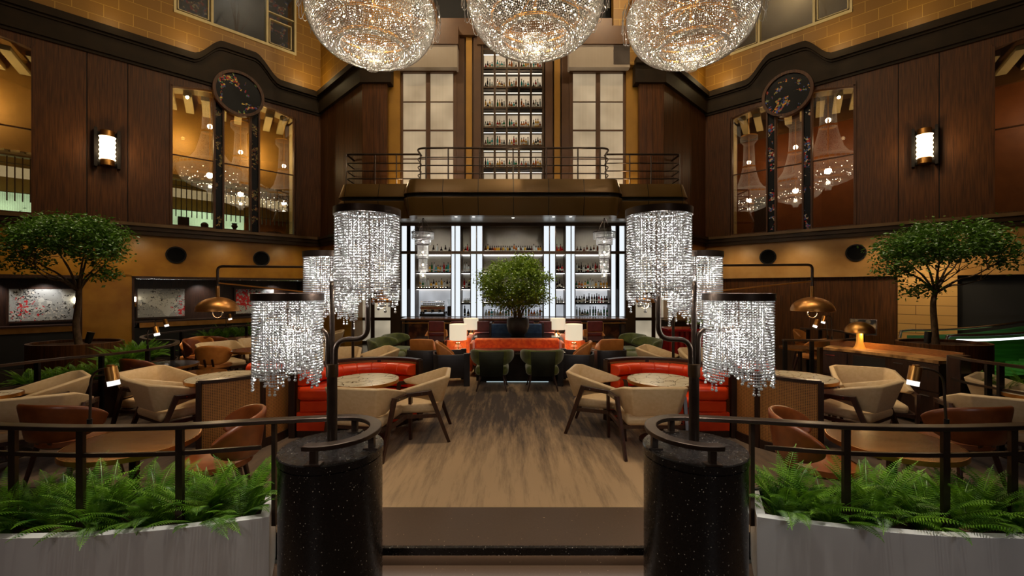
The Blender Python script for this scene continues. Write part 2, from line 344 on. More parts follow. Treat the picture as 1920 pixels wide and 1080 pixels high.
# ------------------------------------------------------------------ mesh building
class MB:
    def __init__(self): self.v = []; self.f = []; self.m = []; self.uv = None
    def add(self, vs, fs, mi=0):
        o = len(self.v); self.v += [tuple(map(float, p)) for p in vs]
        self.f += [tuple(i + o for i in f) for f in fs]; self.m += [mi] * len(fs)
        return self
    def box(self, c, s, rz=0.0, mi=0):
        hx, hy, hz = s[0] / 2, s[1] / 2, s[2] / 2; ca, sa = math.cos(rz), math.sin(rz)
        vs = []
        for z in (-hz, hz):
            for x, y in ((-hx, -hy), (hx, -hy), (hx, hy), (-hx, hy)):
                vs.append((c[0] + x * ca - y * sa, c[1] + x * sa + y * ca, c[2] + z))
        return self.add(vs, [(3, 2, 1, 0), (4, 5, 6, 7), (0, 1, 5, 4), (1, 2, 6, 5), (2, 3, 7, 6), (3, 0, 4, 7)], mi)
    def ext(self, x0, x1, y0, y1, z0, z1, mi=0):
        return self.box(((x0 + x1) / 2, (y0 + y1) / 2, (z0 + z1) / 2), (abs(x1 - x0), abs(y1 - y0), abs(z1 - z0)), 0, mi)
    def bar(self, p0, p1, w, h, w1=None, h1=None, mi=0):
        p0, p1 = Vector(p0), Vector(p1); d = (p1 - p0).normalized()
        side = d.cross(Vector((0, 0, 1)))
        if side.length < 0.25: side = d.cross(Vector((0, 1, 0)))
        side.normalize(); up = side.cross(d); vs = []
        for p, a, b_ in ((p0, w, h), (p1, w1 or w, h1 or h)):
            for i, j in ((-1, -1), (1, -1), (1, 1), (-1, 1)): vs.append(p + side * (a / 2 * i) + up * (b_ / 2 * j))
        return self.add(vs, [(3, 2, 1, 0), (4, 5, 6, 7), (0, 1, 5, 4), (1, 2, 6, 5), (2, 3, 7, 6), (3, 0, 4, 7)], mi)
    def tube(self, pts, r, n=8, mi=0, caps=True):
        pts = [Vector(p) for p in pts]; k = len(pts); vs = []; fs = []
        rs = r if isinstance(r, (list, tuple)) else [r] * k
        t0 = (pts[1] - pts[0]).normalized(); nrm = t0.orthogonal().normalized()
        for i, p in enumerate(pts):
            t = (pts[min(i + 1, k - 1)] - pts[max(i - 1, 0)]).normalized()
            nrm = (nrm - t * nrm.dot(t)); nrm = nrm.normalized() if nrm.length > 1e-6 else t.orthogonal().normalized()
            bn = t.cross(nrm)
            for j in range(n):
                a = 2 * PI * j / n; vs.append(p + (nrm * math.cos(a) + bn * math.sin(a)) * rs[i])
        for i in range(k - 1):
            for j in range(n):
                fs.append((i * n + j, i * n + (j + 1) % n, (i + 1) * n + (j + 1) % n, (i + 1) * n + j))
        if caps: fs.append(tuple(range(n))[::-1]); fs.append(tuple((k - 1) * n + j for j in range(n)))
        return self.add(vs, fs, mi)
    def cyl(self, p0, p1, r0, r1=None, n=16, mi=0): return self.tube([p0, p1], [r0, r0 if r1 is None else r1], n, mi)
    def sweep(self, path, prof, closed=False, mi=0):
        """prof: (outward offset, z) loop carried along a plan path; outward is to the right of travel."""
        P_ = [Vector((p[0], p[1])) for p in path]; k = len(P_); q = len(prof); vs = []; fs = []
        zs = [p[2] if len(p) > 2 else 0.0 for p in path]
        for i, p in enumerate(P_):
            if closed: a, b_ = P_[i - 1], P_[(i + 1) % k]
            else: a, b_ = P_[max(i - 1, 0)], P_[min(i + 1, k - 1)]
            t1 = (p - a); t2 = (b_ - p)
            t1 = t1.normalized() if t1.length > 1e-9 else t2.normalized(); t2 = t2.normalized() if t2.length > 1e-9 else t1
            t = (t1 + t2).normalized(); nn = Vector((t.y, -t.x)); sc_ = 1.0 / max(0.45, t.dot(t1))
            for o, z in prof: vs.append((p.x + nn.x * o * sc_, p.y + nn.y * o * sc_, z + zs[i]))
        for i in range(k if closed else k - 1):
            i2 = (i + 1) % k
            for j in range(q): fs.append((i * q + j, i2 * q + j, i2 * q + (j + 1) % q, i * q + (j + 1) % q))
        if not closed: fs.append(tuple(range(q))); fs.append(tuple((k - 1) * q + j for j in range(q))[::-1])
        return self.add(vs, fs, mi)
    def rail(self, path, w, h, mi=0): return self.sweep(path, [(-w / 2, -h / 2), (w / 2, -h / 2), (w / 2, h / 2), (-w / 2, h / 2)], mi=mi)
    def lathe(self, prof, c=(0, 0, 0), n=24, a0=0.0, a1=2 * PI, mi=0):
        full = abs(a1 - a0 - 2 * PI) < 1e-6; k = n if full else n + 1; q = len(prof); vs = []; fs = []
        for i in range(k):
            a = a0 + (a1 - a0) * i / n
            for r, z in prof: vs.append((c[0] + r * math.cos(a), c[1] + r * math.sin(a), c[2] + z))
        for i in range(n):
            i2 = (i + 1) % k
            for j in range(q - 1): fs.append((i * q + j, i2 * q + j, i2 * q + j + 1, i * q + j + 1))
        return self.add(vs, fs, mi)
    def prism(self, poly, z0, z1, mi=0):
        k = len(poly); vs = [(x, y, z0) for x, y in poly] + [(x, y, z1) for x, y in poly]
        fs = [tuple(range(k))[::-1], tuple(range(k, 2 * k))] + [(i, (i + 1) % k, k + (i + 1) % k, k + i) for i in range(k)]
        return self.add(vs, fs, mi)
    def ball(self, c, r, n=10, m=6, sz=1.0, mi=0):
        return self.lathe([(r * math.sin(PI * i / m) + 1e-5, -r * sz * math.cos(PI * i / m)) for i in range(m + 1)], c, n, mi=mi)
    def grid(self, fn, nu, nv, mi=0):
        vs = [fn(i / nu, j / nv) for i in range(nu + 1) for j in range(nv + 1)]
        fs = [(i * (nv + 1) + j, (i + 1) * (nv + 1) + j, (i + 1) * (nv + 1) + j + 1, i * (nv + 1) + j + 1) for i in range(nu) for j in range(nv)]
        return self.add(vs, fs, mi)
    def mesh(self, name, mats, smooth=True, angle=38, fix=True):
        me = bpy.data.meshes.new(name); me.from_pydata(self.v, [], self.f); me.validate()
        for m_ in (mats if isinstance(mats, (list, tuple)) else [mats]): me.materials.append(m_)
        if len(self.m) == len(me.polygons) and any(self.m): me.polygons.foreach_set('material_index', self.m)
        if fix:
            bm = bmesh.new(); bm.from_mesh(me); bmesh.ops.remove_doubles(bm, verts=bm.verts, dist=1e-5)
            bmesh.ops.recalc_face_normals(bm, faces=bm.faces); bm.to_mesh(me); bm.free()
        if smooth:
            me.polygons.foreach_set('use_smooth', [True] * len(me.polygons)); me.set_sharp_from_angle(angle=R(angle))
        me.update()
        return me
    def build(self, name, mats, parent=None, loc=None, rz=None, smooth=True, bevel=0.0, seg=2, sub=0, solid=0.0, fix=True, angle=38, soff=0.0):
        o = bpy.data.objects.new(name, self.mesh(name, mats, smooth, angle, fix)); COL.objects.link(o)
        if parent is not None: o.parent = parent
        if loc is not None: o.location = loc
        if rz is not None: o.rotation_euler = (0, 0, rz)
        if solid:
            md = o.modifiers.new('thick', 'SOLIDIFY'); md.thickness = solid; md.offset = soff
        if bevel:
            md = o.modifiers.new('soft', 'BEVEL'); md.width = bevel; md.segments = seg; md.limit_method = 'ANGLE'; md.angle_limit = R(40); md.use_clamp_overlap = True
        if sub:
            md = o.modifiers.new('round', 'SUBSURF'); md.levels = sub; md.render_levels = sub
        return o

def raw_mesh(name, V, Fc, mt, smooth=False, midx=None):
    """V (n,3) array, Fc (m,k) array with k corners each."""
    me = bpy.data.meshes.new(name); n, (m, k) = len(V), Fc.shape
    me.vertices.add(n); me.vertices.foreach_set('co', np.ascontiguousarray(V, dtype=np.float32).ravel())
    me.loops.add(m * k); me.loops.foreach_set('vertex_index', np.ascontiguousarray(Fc, dtype=np.int32).ravel())
    me.polygons.add(m); me.polygons.foreach_set('loop_start', np.arange(0, m * k, k, dtype=np.int32))
    me.polygons.foreach_set('use_smooth', np.full(m, smooth, dtype=bool))
    for q in (mt if isinstance(mt, (list, tuple)) else [mt]): me.materials.append(q)
    if midx is not None: me.polygons.foreach_set('material_index', np.asarray(midx, dtype=np.int32))
    me.update(calc_edges=True); me.validate()
    return me
def link(name, me, parent=None, loc=None, rz=None):
    o = bpy.data.objects.new(name, me); COL.objects.link(o)
    if parent is not None: o.parent = parent
    if loc is not None: o.location = loc
    if rz is not None: o.rotation_euler = (0, 0, rz)
    return o
def tag(o, label, cat, group=None, kind=None):
    o['label'] = label; o['category'] = cat
    if group: o['group'] = group
    if kind: o['kind'] = kind
    return o
def thing(name, label, cat, loc=(0, 0, 0), rz=0.0, group=None):
    o = bpy.data.objects.new(name, None); o.empty_display_size = 0.1; COL.objects.link(o)
    o.location = loc; o.rotation_euler = (0, 0, rz)
    return tag(o, label, cat, group)
def copy_tree(o, parent=None):
    c = o.copy(); COL.objects.link(c)
    if parent is not None: c.parent = parent
    for ch in list(o.children): copy_tree(ch, c)
    return c
def struct(o, label=None):
    o['kind'] = 'structure'
    if label: o['label'] = label
    return o
def face(fx, fy): return math.atan2(fy, fx) - PI / 2
def fillet(pts, rad, n=6):
    out = [pts[0]]
    for i in range(1, len(pts) - 1):
        p0, p, p1 = Vector(pts[i - 1]), Vector(pts[i]), Vector(pts[i + 1]); r = rad[i] if isinstance(rad, (list, tuple)) else rad
        if r <= 0: out.append(tuple(p)); continue
        a = (p0 - p); b_ = (p1 - p); d = min(r, a.length * 0.49, b_.length * 0.49)
        A, B = p + a.normalized() * d, p + b_.normalized() * d
        for k in range(n + 1):
            t = k / n; out.append(tuple(A * (1 - t) ** 2 + p * 2 * t * (1 - t) + B * t * t))
    out.append(pts[-1]); return out
def spline(pts, n=8):
    out = []; P_ = [Vector(p) for p in pts]
    for i in range(len(P_) - 1):
        a, b_, c, d = P_[max(i - 1, 0)], P_[i], P_[i + 1], P_[min(i + 2, len(P_) - 1)]
        for k in range(n):
            t = k / n
            out.append(tuple(0.5 * ((2 * b_) + (c - a) * t + (2 * a - 5 * b_ + 4 * c - d) * t * t + (-a + 3 * b_ - 3 * c + d) * t ** 3)))
    out.append(tuple(P_[-1])); return out

# ------------------------------------------------------------------ lights
def point(name, loc, w, col, r=0.1, parent=None):
    l = bpy.data.lights.new(name, 'POINT'); l.energy = w; l.color = col; l.shadow_soft_size = r
    o = bpy.data.objects.new(name, l); COL.objects.link(o); o.location = loc
    if parent is not None: o.parent = parent
    return o
def spot(name, loc, to, w, col, ang=50, blend=0.6, r=0.08):
    l = bpy.data.lights.new(name, 'SPOT'); l.energy = w; l.color = col; l.shadow_soft_size = r; l.spot_size = R(ang); l.spot_blend = blend
    o = bpy.data.objects.new(name, l); COL.objects.link(o); o.location = loc
    o.rotation_euler = (Vector(to) - Vector(loc)).to_track_quat('-Z', 'Y').to_euler()
    return o
WARM = (1.0, 0.74, 0.42); MID = (1.0, 0.84, 0.62); COOL = (0.92, 0.96, 1.0)
# ================================================================== THE ROOM
cam_d = bpy.data.cameras.new('camera'); cam_d.sensor_width = 36.0; cam_d.lens = 15.0; cam_d.shift_x = -2.0 / 1920.0; cam_d.clip_end = 200
cam = bpy.data.objects.new('camera', cam_d); COL.objects.link(cam); cam.location = (0, 0, EYE); cam.rotation_euler = (PI / 2, 0, 0)
sc.camera = cam

# floors
m = MB(); m.prism([(-17, 3.22), (-1.46, 3.22), (-1.46, 3.62), (1.46, 3.62), (1.46, 3.22), (17, 3.22), (17, 16), (-17, 16)], -0.2, -0.004)
struct(m.build('floor', dark_stone))
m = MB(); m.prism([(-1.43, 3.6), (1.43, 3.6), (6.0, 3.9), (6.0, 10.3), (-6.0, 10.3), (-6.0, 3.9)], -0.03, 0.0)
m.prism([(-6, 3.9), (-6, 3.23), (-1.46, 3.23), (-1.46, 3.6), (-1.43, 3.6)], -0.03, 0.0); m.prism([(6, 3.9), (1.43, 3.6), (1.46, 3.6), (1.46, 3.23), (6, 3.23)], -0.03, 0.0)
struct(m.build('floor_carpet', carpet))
m = MB(); m.ext(-1.45, 1.45, 3.05, 3.598, -0.05, 0.002)
struct(m.build('trim_1', step_stone), 'brown stone landing at the edge of the carpet')
m = MB(); m.ext(-1.45, 1.45, 3.03, 3.06, -0.05, 0.003)
struct(m.build('trim_2', granite), 'black stone nosing of the step')
m = MB(); m.ext(-1.45, 1.45, 3.10, 3.14, -0.165, -0.05); struct(m.build('trim_21', step_stone), 'stone riser lit from under the nosing')
m = MB(); m.ext(-1.35, 1.35, 3.065, 3.095, -0.058, -0.05)
struct(m.build('trim_3', led_step), 'light strip under the step nosing')
m = MB(); m.ext(-17, 17, -6, 3.12, -0.3, -0.165)
struct(m.build('floor_lower', step_stone))
# closing shell
m = MB(); m.ext(-17, 17, -6.2, -6, -0.2, 13); struct(m.build('wall_rear', brown_plain))
for sx, nm in ((-1, 'wall_left_end'), (1, 'wall_right_end')):
    m = MB(); m.ext(sx * 16.4, sx * 16.6, -6, 4.7, -0.2, 13); struct(m.build(nm, wood_wall))
m = MB(); m.ext(-17, 17, -6, 16, 13, 13.2); struct(m.build('ceiling', black_matte))
m = MB(); m.ext(-7.5, 7.5, 15.2, 15.4, -0.1, 13); struct(m.build('wall_back', bronze_dark))

# ------------------------------------------------------------------ splayed side walls, built along s from the inner corner
CORNER_X, CORNER_Y = 6.54, 14.5
cream = mat('cream_beam', S(206, 186, 132), 0.6, col2=S(216, 196, 144), scale=4)
ochre = mat('ochre_wall', S(150, 108, 40), 0.7, col2=S(164, 120, 50), scale=3)
russet = mat('russet_wall', S(138, 72, 26), 0.5, col2=S(154, 84, 34), scale=3)
ledge_lip = mat('ledge_lip', S(108, 82, 46), 0.45, 0.2, col2=S(120, 92, 54), scale=4)

def sxy(s, off, sx):            # world plan position of wall point s, off metres into the room
    return (sx * (CORNER_X + s * math.sqrt(0.5) - off * math.sqrt(0.5)), CORNER_Y - (s + off) * math.sqrt(0.5))
def s_at(px):                   # wall parameter under a picture column
    k = abs(px - CX) / F
    return (CORNER_Y * k - CORNER_X) / (math.sqrt(0.5) * (1 + k))

class W(MB):
    def __init__(self, sx): super().__init__(); self.sx = sx; self.q = 1 if sx < 0 else -1
    def blk(self, s0, s1, o0, o1, z0, z1, mi=0): return self.ext(s0, s1, self.q * o0, self.q * o1, z0, z1, mi)
    def strip(self, ss, zlo, zhi, o0, o1, mi=0):
        """solid band between two curves of s"""
        k = len(ss); vs = []
        for s in ss:
            for o, z in ((o0, zlo(s)), (o1, zlo(s)), (o1, zhi(s)), (o0, zhi(s))): vs.append((s, self.q * o, z))
        fs = [(i * 4 + j, (i + 1) * 4 + j, (i + 1) * 4 + (j + 1) % 4, i * 4 + (j + 1) % 4) for i in range(k - 1) for j in range(4)]
        fs += [(0, 1, 2, 3), tuple((k - 1) * 4 + j for j in (3, 2, 1, 0))]
        return self.add(vs, fs, mi)
    def disc(self, s, z, r, o0, o1, n=40, r_in=0.0, mi=0):
        vs = []; fs = []
        for i in range(n):
            a = 2 * PI * i / n
            for o in (o0, o1): vs.append((s + r * math.cos(a), self.q * o, z + r * math.sin(a)))
            for o in (o0, o1): vs.append((s + r_in * math.cos(a), self.q * o, z + r_in * math.sin(a)))
        for i in range(n):
            a, b_ = i * 4, ((i + 1) % n) * 4
            fs += [(a, b_, b_ + 1, a + 1), (a + 1, b_ + 1, b_ + 3, a + 3), (a, a + 2, b_ + 2, b_), (a + 2, a + 3, b_ + 3, b_ + 2)]
        return self.add(vs, fs, mi)
    def put(self, name, mats, parent=None, **k):
        o = self.build(name, mats, parent, **k)
        if parent is None:
            o.location = (self.sx * CORNER_X, CORNER_Y, 0); o.rotation_euler = (0, 0, R(-135) if self.sx < 0 else R(-45))
        return o
def wall_thing(name, label, cat, sx, group=None):
    return thing(name, label, cat, (sx * CORNER_X, CORNER_Y, 0), R(-135) if sx < 0 else R(-45), group)

ZT0, ZT1, ZC0, ZC1 = 3.25, 3.55, 7.74, 8.41          # ledge and cornice heights
SC = 2.41                                            # window axis along the wall
def ztop(s): return 7.62 - 0.22 * ((s - SC) / 1.6) ** 2
def zcor(s):
    u = abs(s - SC) / 1.12
    if u >= 1: return ZC1
    v = 1 - u; v = min(1, v * 1.55); return ZC1 + 0.6 * (v * v * (3 - 2 * v))
def lin(a, b_, n): return [a + (b_ - a) * i / n for i in range(n + 1)]

def art(sx, px0, px1, py0, py1, m_, label):
    s0, s1 = s_at(px1), s_at(px0); sm = (s0 + s1) / 2; Y = CORNER_Y - (sm - 0.4) * math.sqrt(0.5)
    zc, h = z_at((py0 + py1) / 2, Y), (py1 - py0) / F * Y
    x, y = sxy(sm, -0.36, sx)
    t = thing('blossom_picture', label, 'picture', (x, y, zc), R(-135) if sx < 0 else R(-45))
    MB().ext(-(s1 - s0) / 2, (s1 - s0) / 2, -0.02, 0.02, -h / 2, h / 2).build('canvas', m_, t)
    f = MB()
    for a, b_, c, d in ((-1, -1, -1, 1), (1, 1, -1, 1)): f.ext(a * (s1 - s0) / 2 - 0.02, a * (s1 - s0) / 2 + 0.02, -0.03, 0.03, -h / 2 - 0.02, h / 2 + 0.02)
    for c in (-1, 1): f.ext(-(s1 - s0) / 2, (s1 - s0) / 2, -0.03, 0.03, c * h / 2 - 0.02, c * h / 2 + 0.02)
    f.build('frame', wood_dark, t)
    return t

def side_wall(sx):
    side = 'left' if sx < 0 else 'right'
    # timber panels of the middle storey, with the openings of two windows
    m = W(sx)
    for a, b_ in ((0.0, 0.79), (4.02, 4.86), (4.88, 5.61), (5.63, 6.46), (9.8, 10.6), (10.62, 14)): m.blk(a, b_, -0.16, 0.0, ZT1 - 0.02, ZC0 + 0.05)
    m.strip(lin(0.79, 4.02, 24), ztop, lambda s: ZC0 + 0.05, -0.16, 0.0)
    m.strip(lin(6.46, 9.8, 16), lambda s: 7.62 - 0.22 * ((s - 8.13) / 1.6) ** 2, lambda s: ZC0 + 0.05, -0.16, 0.0)
    for s in (4.87, 5.62, 10.61): m.blk(s - 0.011, s + 0.011, -0.16, -0.02, ZT1, ZC0, 1)
    m.blk(4.0, 4.02, -0.02, 0.025, ZT1, 7.5); m.blk(0.77, 0.79, -0.02, 0.025, ZT1, 7.3); m.blk(6.46, 6.49, -0.02, 0.025, ZT1, 7.5)
    struct(m.put('wall_' + side, [wood_wall, black_matte]))
    # cornice with the raised arch over the medallion
    m = W(sx); ss = lin(-0.02, 14, 140)
    m.strip(ss, lambda s: ZC0, lambda s: zcor(s) - 0.16, -0.2, 0.10)
    m.strip(ss, lambda s: zcor(s) - 0.18, lambda s: zcor(s), -0.2, 0.20)
    m.strip(ss, lambda s: zcor(s) - 0.24, lambda s: zcor(s) - 0.17, -0.2, 0.14)
    m.strip(ss, lambda s: ZC0 - 0.07, lambda s: ZC0 + 0.01, -0.16, 0.05)
    struct(m.put('trim_4' if sx < 0 else 'trim_5', cornice_mat), 'dark cornice arching over the round window')
    # stone above
    m = W(sx)
    m.blk(-0.3, 14, -0.3, -0.02, 8.2, 9.46); m.blk(-0.3, 0.77, -0.3, -0.02, 9.46, 13); m.blk(3.93, 14, -0.3, -0.02, 9.46, 13)
    struct(m.put('wall_%s_stone' % side, stone_block))
    # ledge
    m = W(sx)
    w_ = W(sx); w_.blk(-0.05, 14, -0.2, 0.16, 3.47, ZT1); struct(w_.put('trim_19' if sx < 0 else 'trim_20', ledge_lip), 'pale upper edge of the ledge')
    m.blk(-0.04, 14, -0.2, 0.11, 3.36, 3.47); m.blk(-0.03, 14, -0.2, 0.07, ZT0, 3.36)
    struct(m.put('trim_6' if sx < 0 else 'trim_7', bronze_dark), 'moulded ledge below the panelled wall')
    # marble storey
    m = W(sx)
    if sx < 0:
        for a, b_ in ((-0.3, 0.53), (4.79, 5.70), (9.5, 14)): m.blk(a, b_, -0.3, 0, -0.1, 2.2)
        m.blk(-0.3, 14, -0.3, 0, 2.14, ZT0 + 0.02)
        struct(m.put('wall_left_marble', marble_gold))
        d = W(sx)
        for a, b_ in ((0.53, 4.79), (5.70, 9.5)):
            d.blk(a, b_, -0.6, -0.44, -0.1, 2.2)                       # back of the alcove
            d.blk(a, a + 0.05, -0.5, 0.015, -0.1, 2.16); d.blk(b_ - 0.05, b_, -0.5, 0.015, -0.1, 2.16); d.blk(a, b_, -0.5, 0.015, 2.10, 2.16)
        struct(d.put('wall_left_alcove', wood_dark))
        for i, (a, b_) in enumerate(((0.58, 4.74), (5.75, 9.45))):
            t = wall_thing('banquette_ledge', ('dark ledge with lit front edge below the two blossom pictures', 'dark ledge with lit front edge in the alcove behind the potted tree')[i], 'ledge', sx)
            W(sx).blk(a, b_, -0.44, -0.06, 0.0, 0.80).build('base', black_matte, t)
            W(sx).blk(a, b_, -0.44, 0.0, 0.93, 0.97).build('top', wood_dark, t)
            W(sx).blk(a + 0.1, b_ - 0.1, -0.10, -0.03, 0.80, 0.93).build('front_band', brass, t)
        l = W(sx)
        for a, b_ in ((0.6, 4.7), (5.77, 9.4)): l.blk(a, b_, -0.06, -0.03, 2.075, 2.10)
        struct(l.put('trim_8', chrome), 'slim light track along the alcove head')
    else:
        m.blk(-0.3, 0.53, -0.3, 0, -0.1, 2.2); m.blk(-0.3, 14, -0.3, 0, 2.16, ZT0 + 0.02)
        struct(m.put('wall_right_marble', marble_tan))
        m = W(sx); m.blk(4.86, 5.93, -0.3, 0.03, -0.1, 2.5); struct(m.put('wall_right_planks', plank_block))
        m = W(sx)
        for k in range(9): m.blk(0.53 + k * 0.482, 0.53 + (k + 1) * 0.482 - 0.006, -0.3, -0.10, -0.1, 2.18)
        m.blk(1.15, 2.25, -0.3, -0.085, 0, 1.62)
        d_ = W(sx); d_.blk(5.93, 14, -0.3, -0.2, -0.1, 2.18); struct(d_.put('wall_right_recess', black_matte))
        struct(m.put('wall_right_panelling', wood_wall))
    # window on the axis: three lights, two coloured-glass strips, medallion above
    n = 1 if sx < 0 else 2
    win = wall_thing('window_%d' % n, '', '', sx); del win['label']; del win['category']; struct(win, 'tall arched window with a round coloured glass on the %s wall' % side)
    fr = W(sx)
    for s in (0.83, 1.855, 2.08, 2.785, 3.0, 3.98): fr.blk(s - 0.022, s + 0.022, -0.12, 0.03, ZT1 - 0.01, ztop(s) + 0.02)
    for a, b_ in ((0.8, 1.86), (2.07, 2.8), (2.99, 4.0)): fr.blk(a, b_, -0.10, -0.06, 5.52, 5.55); fr.blk(a, b_, -0.12, 0.0, ZT1 - 0.01, ZT1 + 0.05)
    fr.strip(lin(0.8, 4.0, 24), lambda s: ztop(s) - 0.035, lambda s: ztop(s) + 0.01, -0.12, 0.03)
    fr.build('frame', wood_wall, win)
    rv = W(sx); rv.strip(lin(0.8, 4.0, 24), lambda s: ztop(s) - 0.03, lambda s: ztop(s) + 0.06, -0.6, -0.13)
    rv.blk(0.72, 0.8, -0.6, -0.13, ZT1, 7.3); rv.blk(4.0, 4.08, -0.6, -0.13, ZT1, 7.4); rv.build('reveal', cream, win)
    for s in (1.965, 2.89): W(sx).blk(s - 0.10, s + 0.10, -0.09, -0.03, ZT1, 7.35).build('coloured_strip', stained_strip_gold if sx < 0 else stained_strip, win)
    for a, b_ in ((0.85, 1.84), (2.1, 2.77), (3.02, 3.96)): W(sx).blk(a, b_, -0.085, -0.075, ZT1, ztop((a + b_) / 2) - 0.02).build('pane', glass_pane, win)
    # medallion
    md = wall_thing('round_window', ('round medallion of dark glass with gold flecks, under the left cornice arch', 'round medallion of dark glass with red flecks, under the right cornice arch')[n - 1], 'medallion', sx)
    W(sx).disc(SC, 7.64, 0.60, 0.04, 0.11).build('coloured_glass', stained_gold if sx < 0 else stained_red, md)
    W(sx).disc(SC, 7.64, 0.665, 0.0, 0.16, r_in=0.585).build('rim', wood_wall, md)
    # second window at the near end
    w2 = wall_thing('window_%d' % (n + 2), '', '', sx); del w2['label']; del w2['category']; struct(w2, 'arched window cut off at the %s edge of the picture' % side)
    fr = W(sx)
    for s in (6.51, 7.6, 8.6, 9.76): fr.blk(s - 0.022, s + 0.022, -0.12, 0.03, ZT1 - 0.01, 7.45)
    fr.blk(6.5, 9.8, -0.10, -0.06, 5.52, 5.55); fr.blk(6.5, 9.8, -0.12, 0.0, ZT1 - 0.01, ZT1 + 0.05)
    fr.build('frame', wood_wall, w2)
    W(sx).blk(6.5, 9.8, -0.085, -0.075, ZT1, 7.5).build('pane', glass_pane, w2)
    # the room beyond the glass
    m = W(sx); far = -3.4 if sx < 0 else -2.2
    m.blk(-0.6, 11, far - 0.1, far, 3.3, 8.6); m.blk(-0.65, -0.6, far, -0.16, 3.3, 8.6); m.blk(11, 11.1, far, -0.16, 3.3, 8.6)
    struct(m.put('wall_%s_beyond' % side, ochre if sx < 0 else russet))
    m = W(sx); m.blk(-0.6, 11, far, -0.16, 3.3, ZT1 - 0.03); struct(m.put('floor_%s_beyond' % side, wood_dark))
    m = W(sx); m.blk(-0.6, 11, -1.6, -0.16, 7.62, 7.7); m.blk(-0.6, 11, far, -1.55, 5.3 if sx < 0 else 7.5, 5.4 if sx < 0 else 7.6); m.blk(-0.6, 11, -1.62, -1.52, 5.3 if sx < 0 else 7.0, 7.7); struct(m.put('ceiling_%s_beyond' % side, ochre if sx < 0 else brown_plain))
    for k in range(26):
        s = -0.3 + k * 0.42; b_ = W(sx); q = b_.q
        b_.bar((s - 0.12, q * -1.5, 7.30), (s + 0.12, q * -0.25, 7.36), 0.20, 0.12)
        o = b_.put('ceiling_beam', cream); struct(o)
    if sx < 0:
        # hanging rods on a rack and the lit counter seen through the left window
        for a, b_ in ((0.6, 4.3), (6.3, 9.8)):
            t = wall_thing('hanging_rod_screen', 'screen of thin hanging rods behind the left arched window' if a < 1 else 'screen of thin hanging rods behind the window at the left edge', 'screen', sx)
            W(sx).blk(a, b_, -1.03, -0.83, 5.02, 5.06).build('top_rail', cream, t)
            W(sx).blk(a, b_, -0.94, -0.92, 4.15, 4.165).blk(a, b_, -0.94, -0.92, 4.85, 4.865).build('cross_bar', black_metal, t)
            k = 0; s = a + 0.04
            while s < b_: W(sx).blk(s, s + 0.022, -0.945, -0.915, 3.95, 5.03).build('rod', wood_dark, t); s += 0.125
            k = 0; s = a
            while s < b_:
                w_ = W(sx); w_.bar((s, w_.q * -1.1, 5.20), (s + 0.12, w_.q * -0.7, 5.10), 0.035, 0.05); w_.build('slat', cream, t); s += 0.25
        for a, b_ in ((0.4, 4.6), (6.2, 9.9)):
            t = wall_thing('lit_counter_front', 'pale green lit panel behind the hanging rods of the left arched window' if a < 1 else 'pale green lit panel behind the window at the left edge', 'panel', sx)
            W(sx).blk(a if a > 1 else 1.75, b_, -2.3, -2.25, ZT1 - 0.03, 4.35).build('panel', jade_glow, t)
            if a < 1: W(sx).blk(a, 1.72, -2.3, -2.25, ZT1 - 0.03, 4.3).build('end_panel', tan, t)
            W(sx).blk(a, b_, -2.35, -2.15, 4.75, 5.0).build('light_band', band_glow, t)
        def cut(sx_, s, w, kind, label, cat):
            t = wall_thing(kind, label, cat, sx_)
            W(sx_).blk(s - w / 2, s + w / 2, -0.5, -0.2, ZT1 - 0.02, ZT1 + 0.05).build('tray', black_matte, t)
            return t
        t = cut(sx, 3.45, 0.8, 'display_tray', 'black tray with a carved block on the sill of the leftmost window light', 'tray')
        b_ = W(sx); b_.blk(3.55, 3.8, -0.42, -0.28, ZT1 + 0.05, ZT1 + 0.32); b_.build('block', black_matte, t); W(sx).ball((3.18, 0.35 * -1, ZT1 + 0.13), 0.1).build('ball', black_matte, t)
        t = cut(sx, 2.43, 0.55, 'display_tray', 'black tray with a small urn on the sill of the middle window light', 'tray')
        W(sx).lathe([(0.01, 0), (0.07, 0), (0.04, 0.05), (0.09, 0.13), (0.06, 0.19), (0.08, 0.22), (0.01, 0.22)], (2.43, -0.35, ZT1 + 0.05), 14).build('urn', black_matte, t)
        t = cut(sx, 1.35, 0.7, 'display_tray', 'low black tray on the sill of the window light nearest the corner', 'tray')
        W(sx).lathe([(0.01, 0), (0.2, 0), (0.22, 0.05), (0.01, 0.06)], (1.35, -0.35, ZT1 + 0.05), 16).build('dish', black_matte, t)
    else:
        m = W(sx); m.blk(-0.2, 0.02, -2.1, -1.9, ZT1, 8.0); m.blk(0.35, 0.5, -0.9, -0.7, ZT1, 7.2)
        struct(m.put('column', gold_plain))
        m = W(sx); m.blk(0.9, 1.5, far, far + 0.06, ZT1, 5.1); struct(m.put('door_1', black_matte))
    # upper window in the stone
    w3 = wall_thing('window_%d' % (n + 4), '', '', sx); del w3['label']; del w3['category']; struct(w3, 'white framed upper window set in the %s stone wall' % side)
    f = W(sx)
    for s in (0.80, 1.62, 3.05, 3.90): f.blk(s - 0.03, s + 0.03, -0.16, 0.0, 9.46, 12.6)
    f.blk(0.78, 3.93, -0.16, 0.02, 9.44, 9.52)
    for a, b_ in ((0.9, 1.55), (3.12, 3.84)):
        f.blk(a, a + 0.025, -0.14, -0.05, 9.58, 10.35); f.blk(b_ - 0.025, b_, -0.14, -0.05, 9.58, 10.35); f.blk(a, b_, -0.14, -0.05, 9.58, 9.605); f.blk(a, b_, -0.14, -0.05, 10.33, 10.36); f.blk(a - 0.07, b_ + 0.07, -0.14, -0.05, 10.55, 10.58)
    f.build('frame', cream, w3)
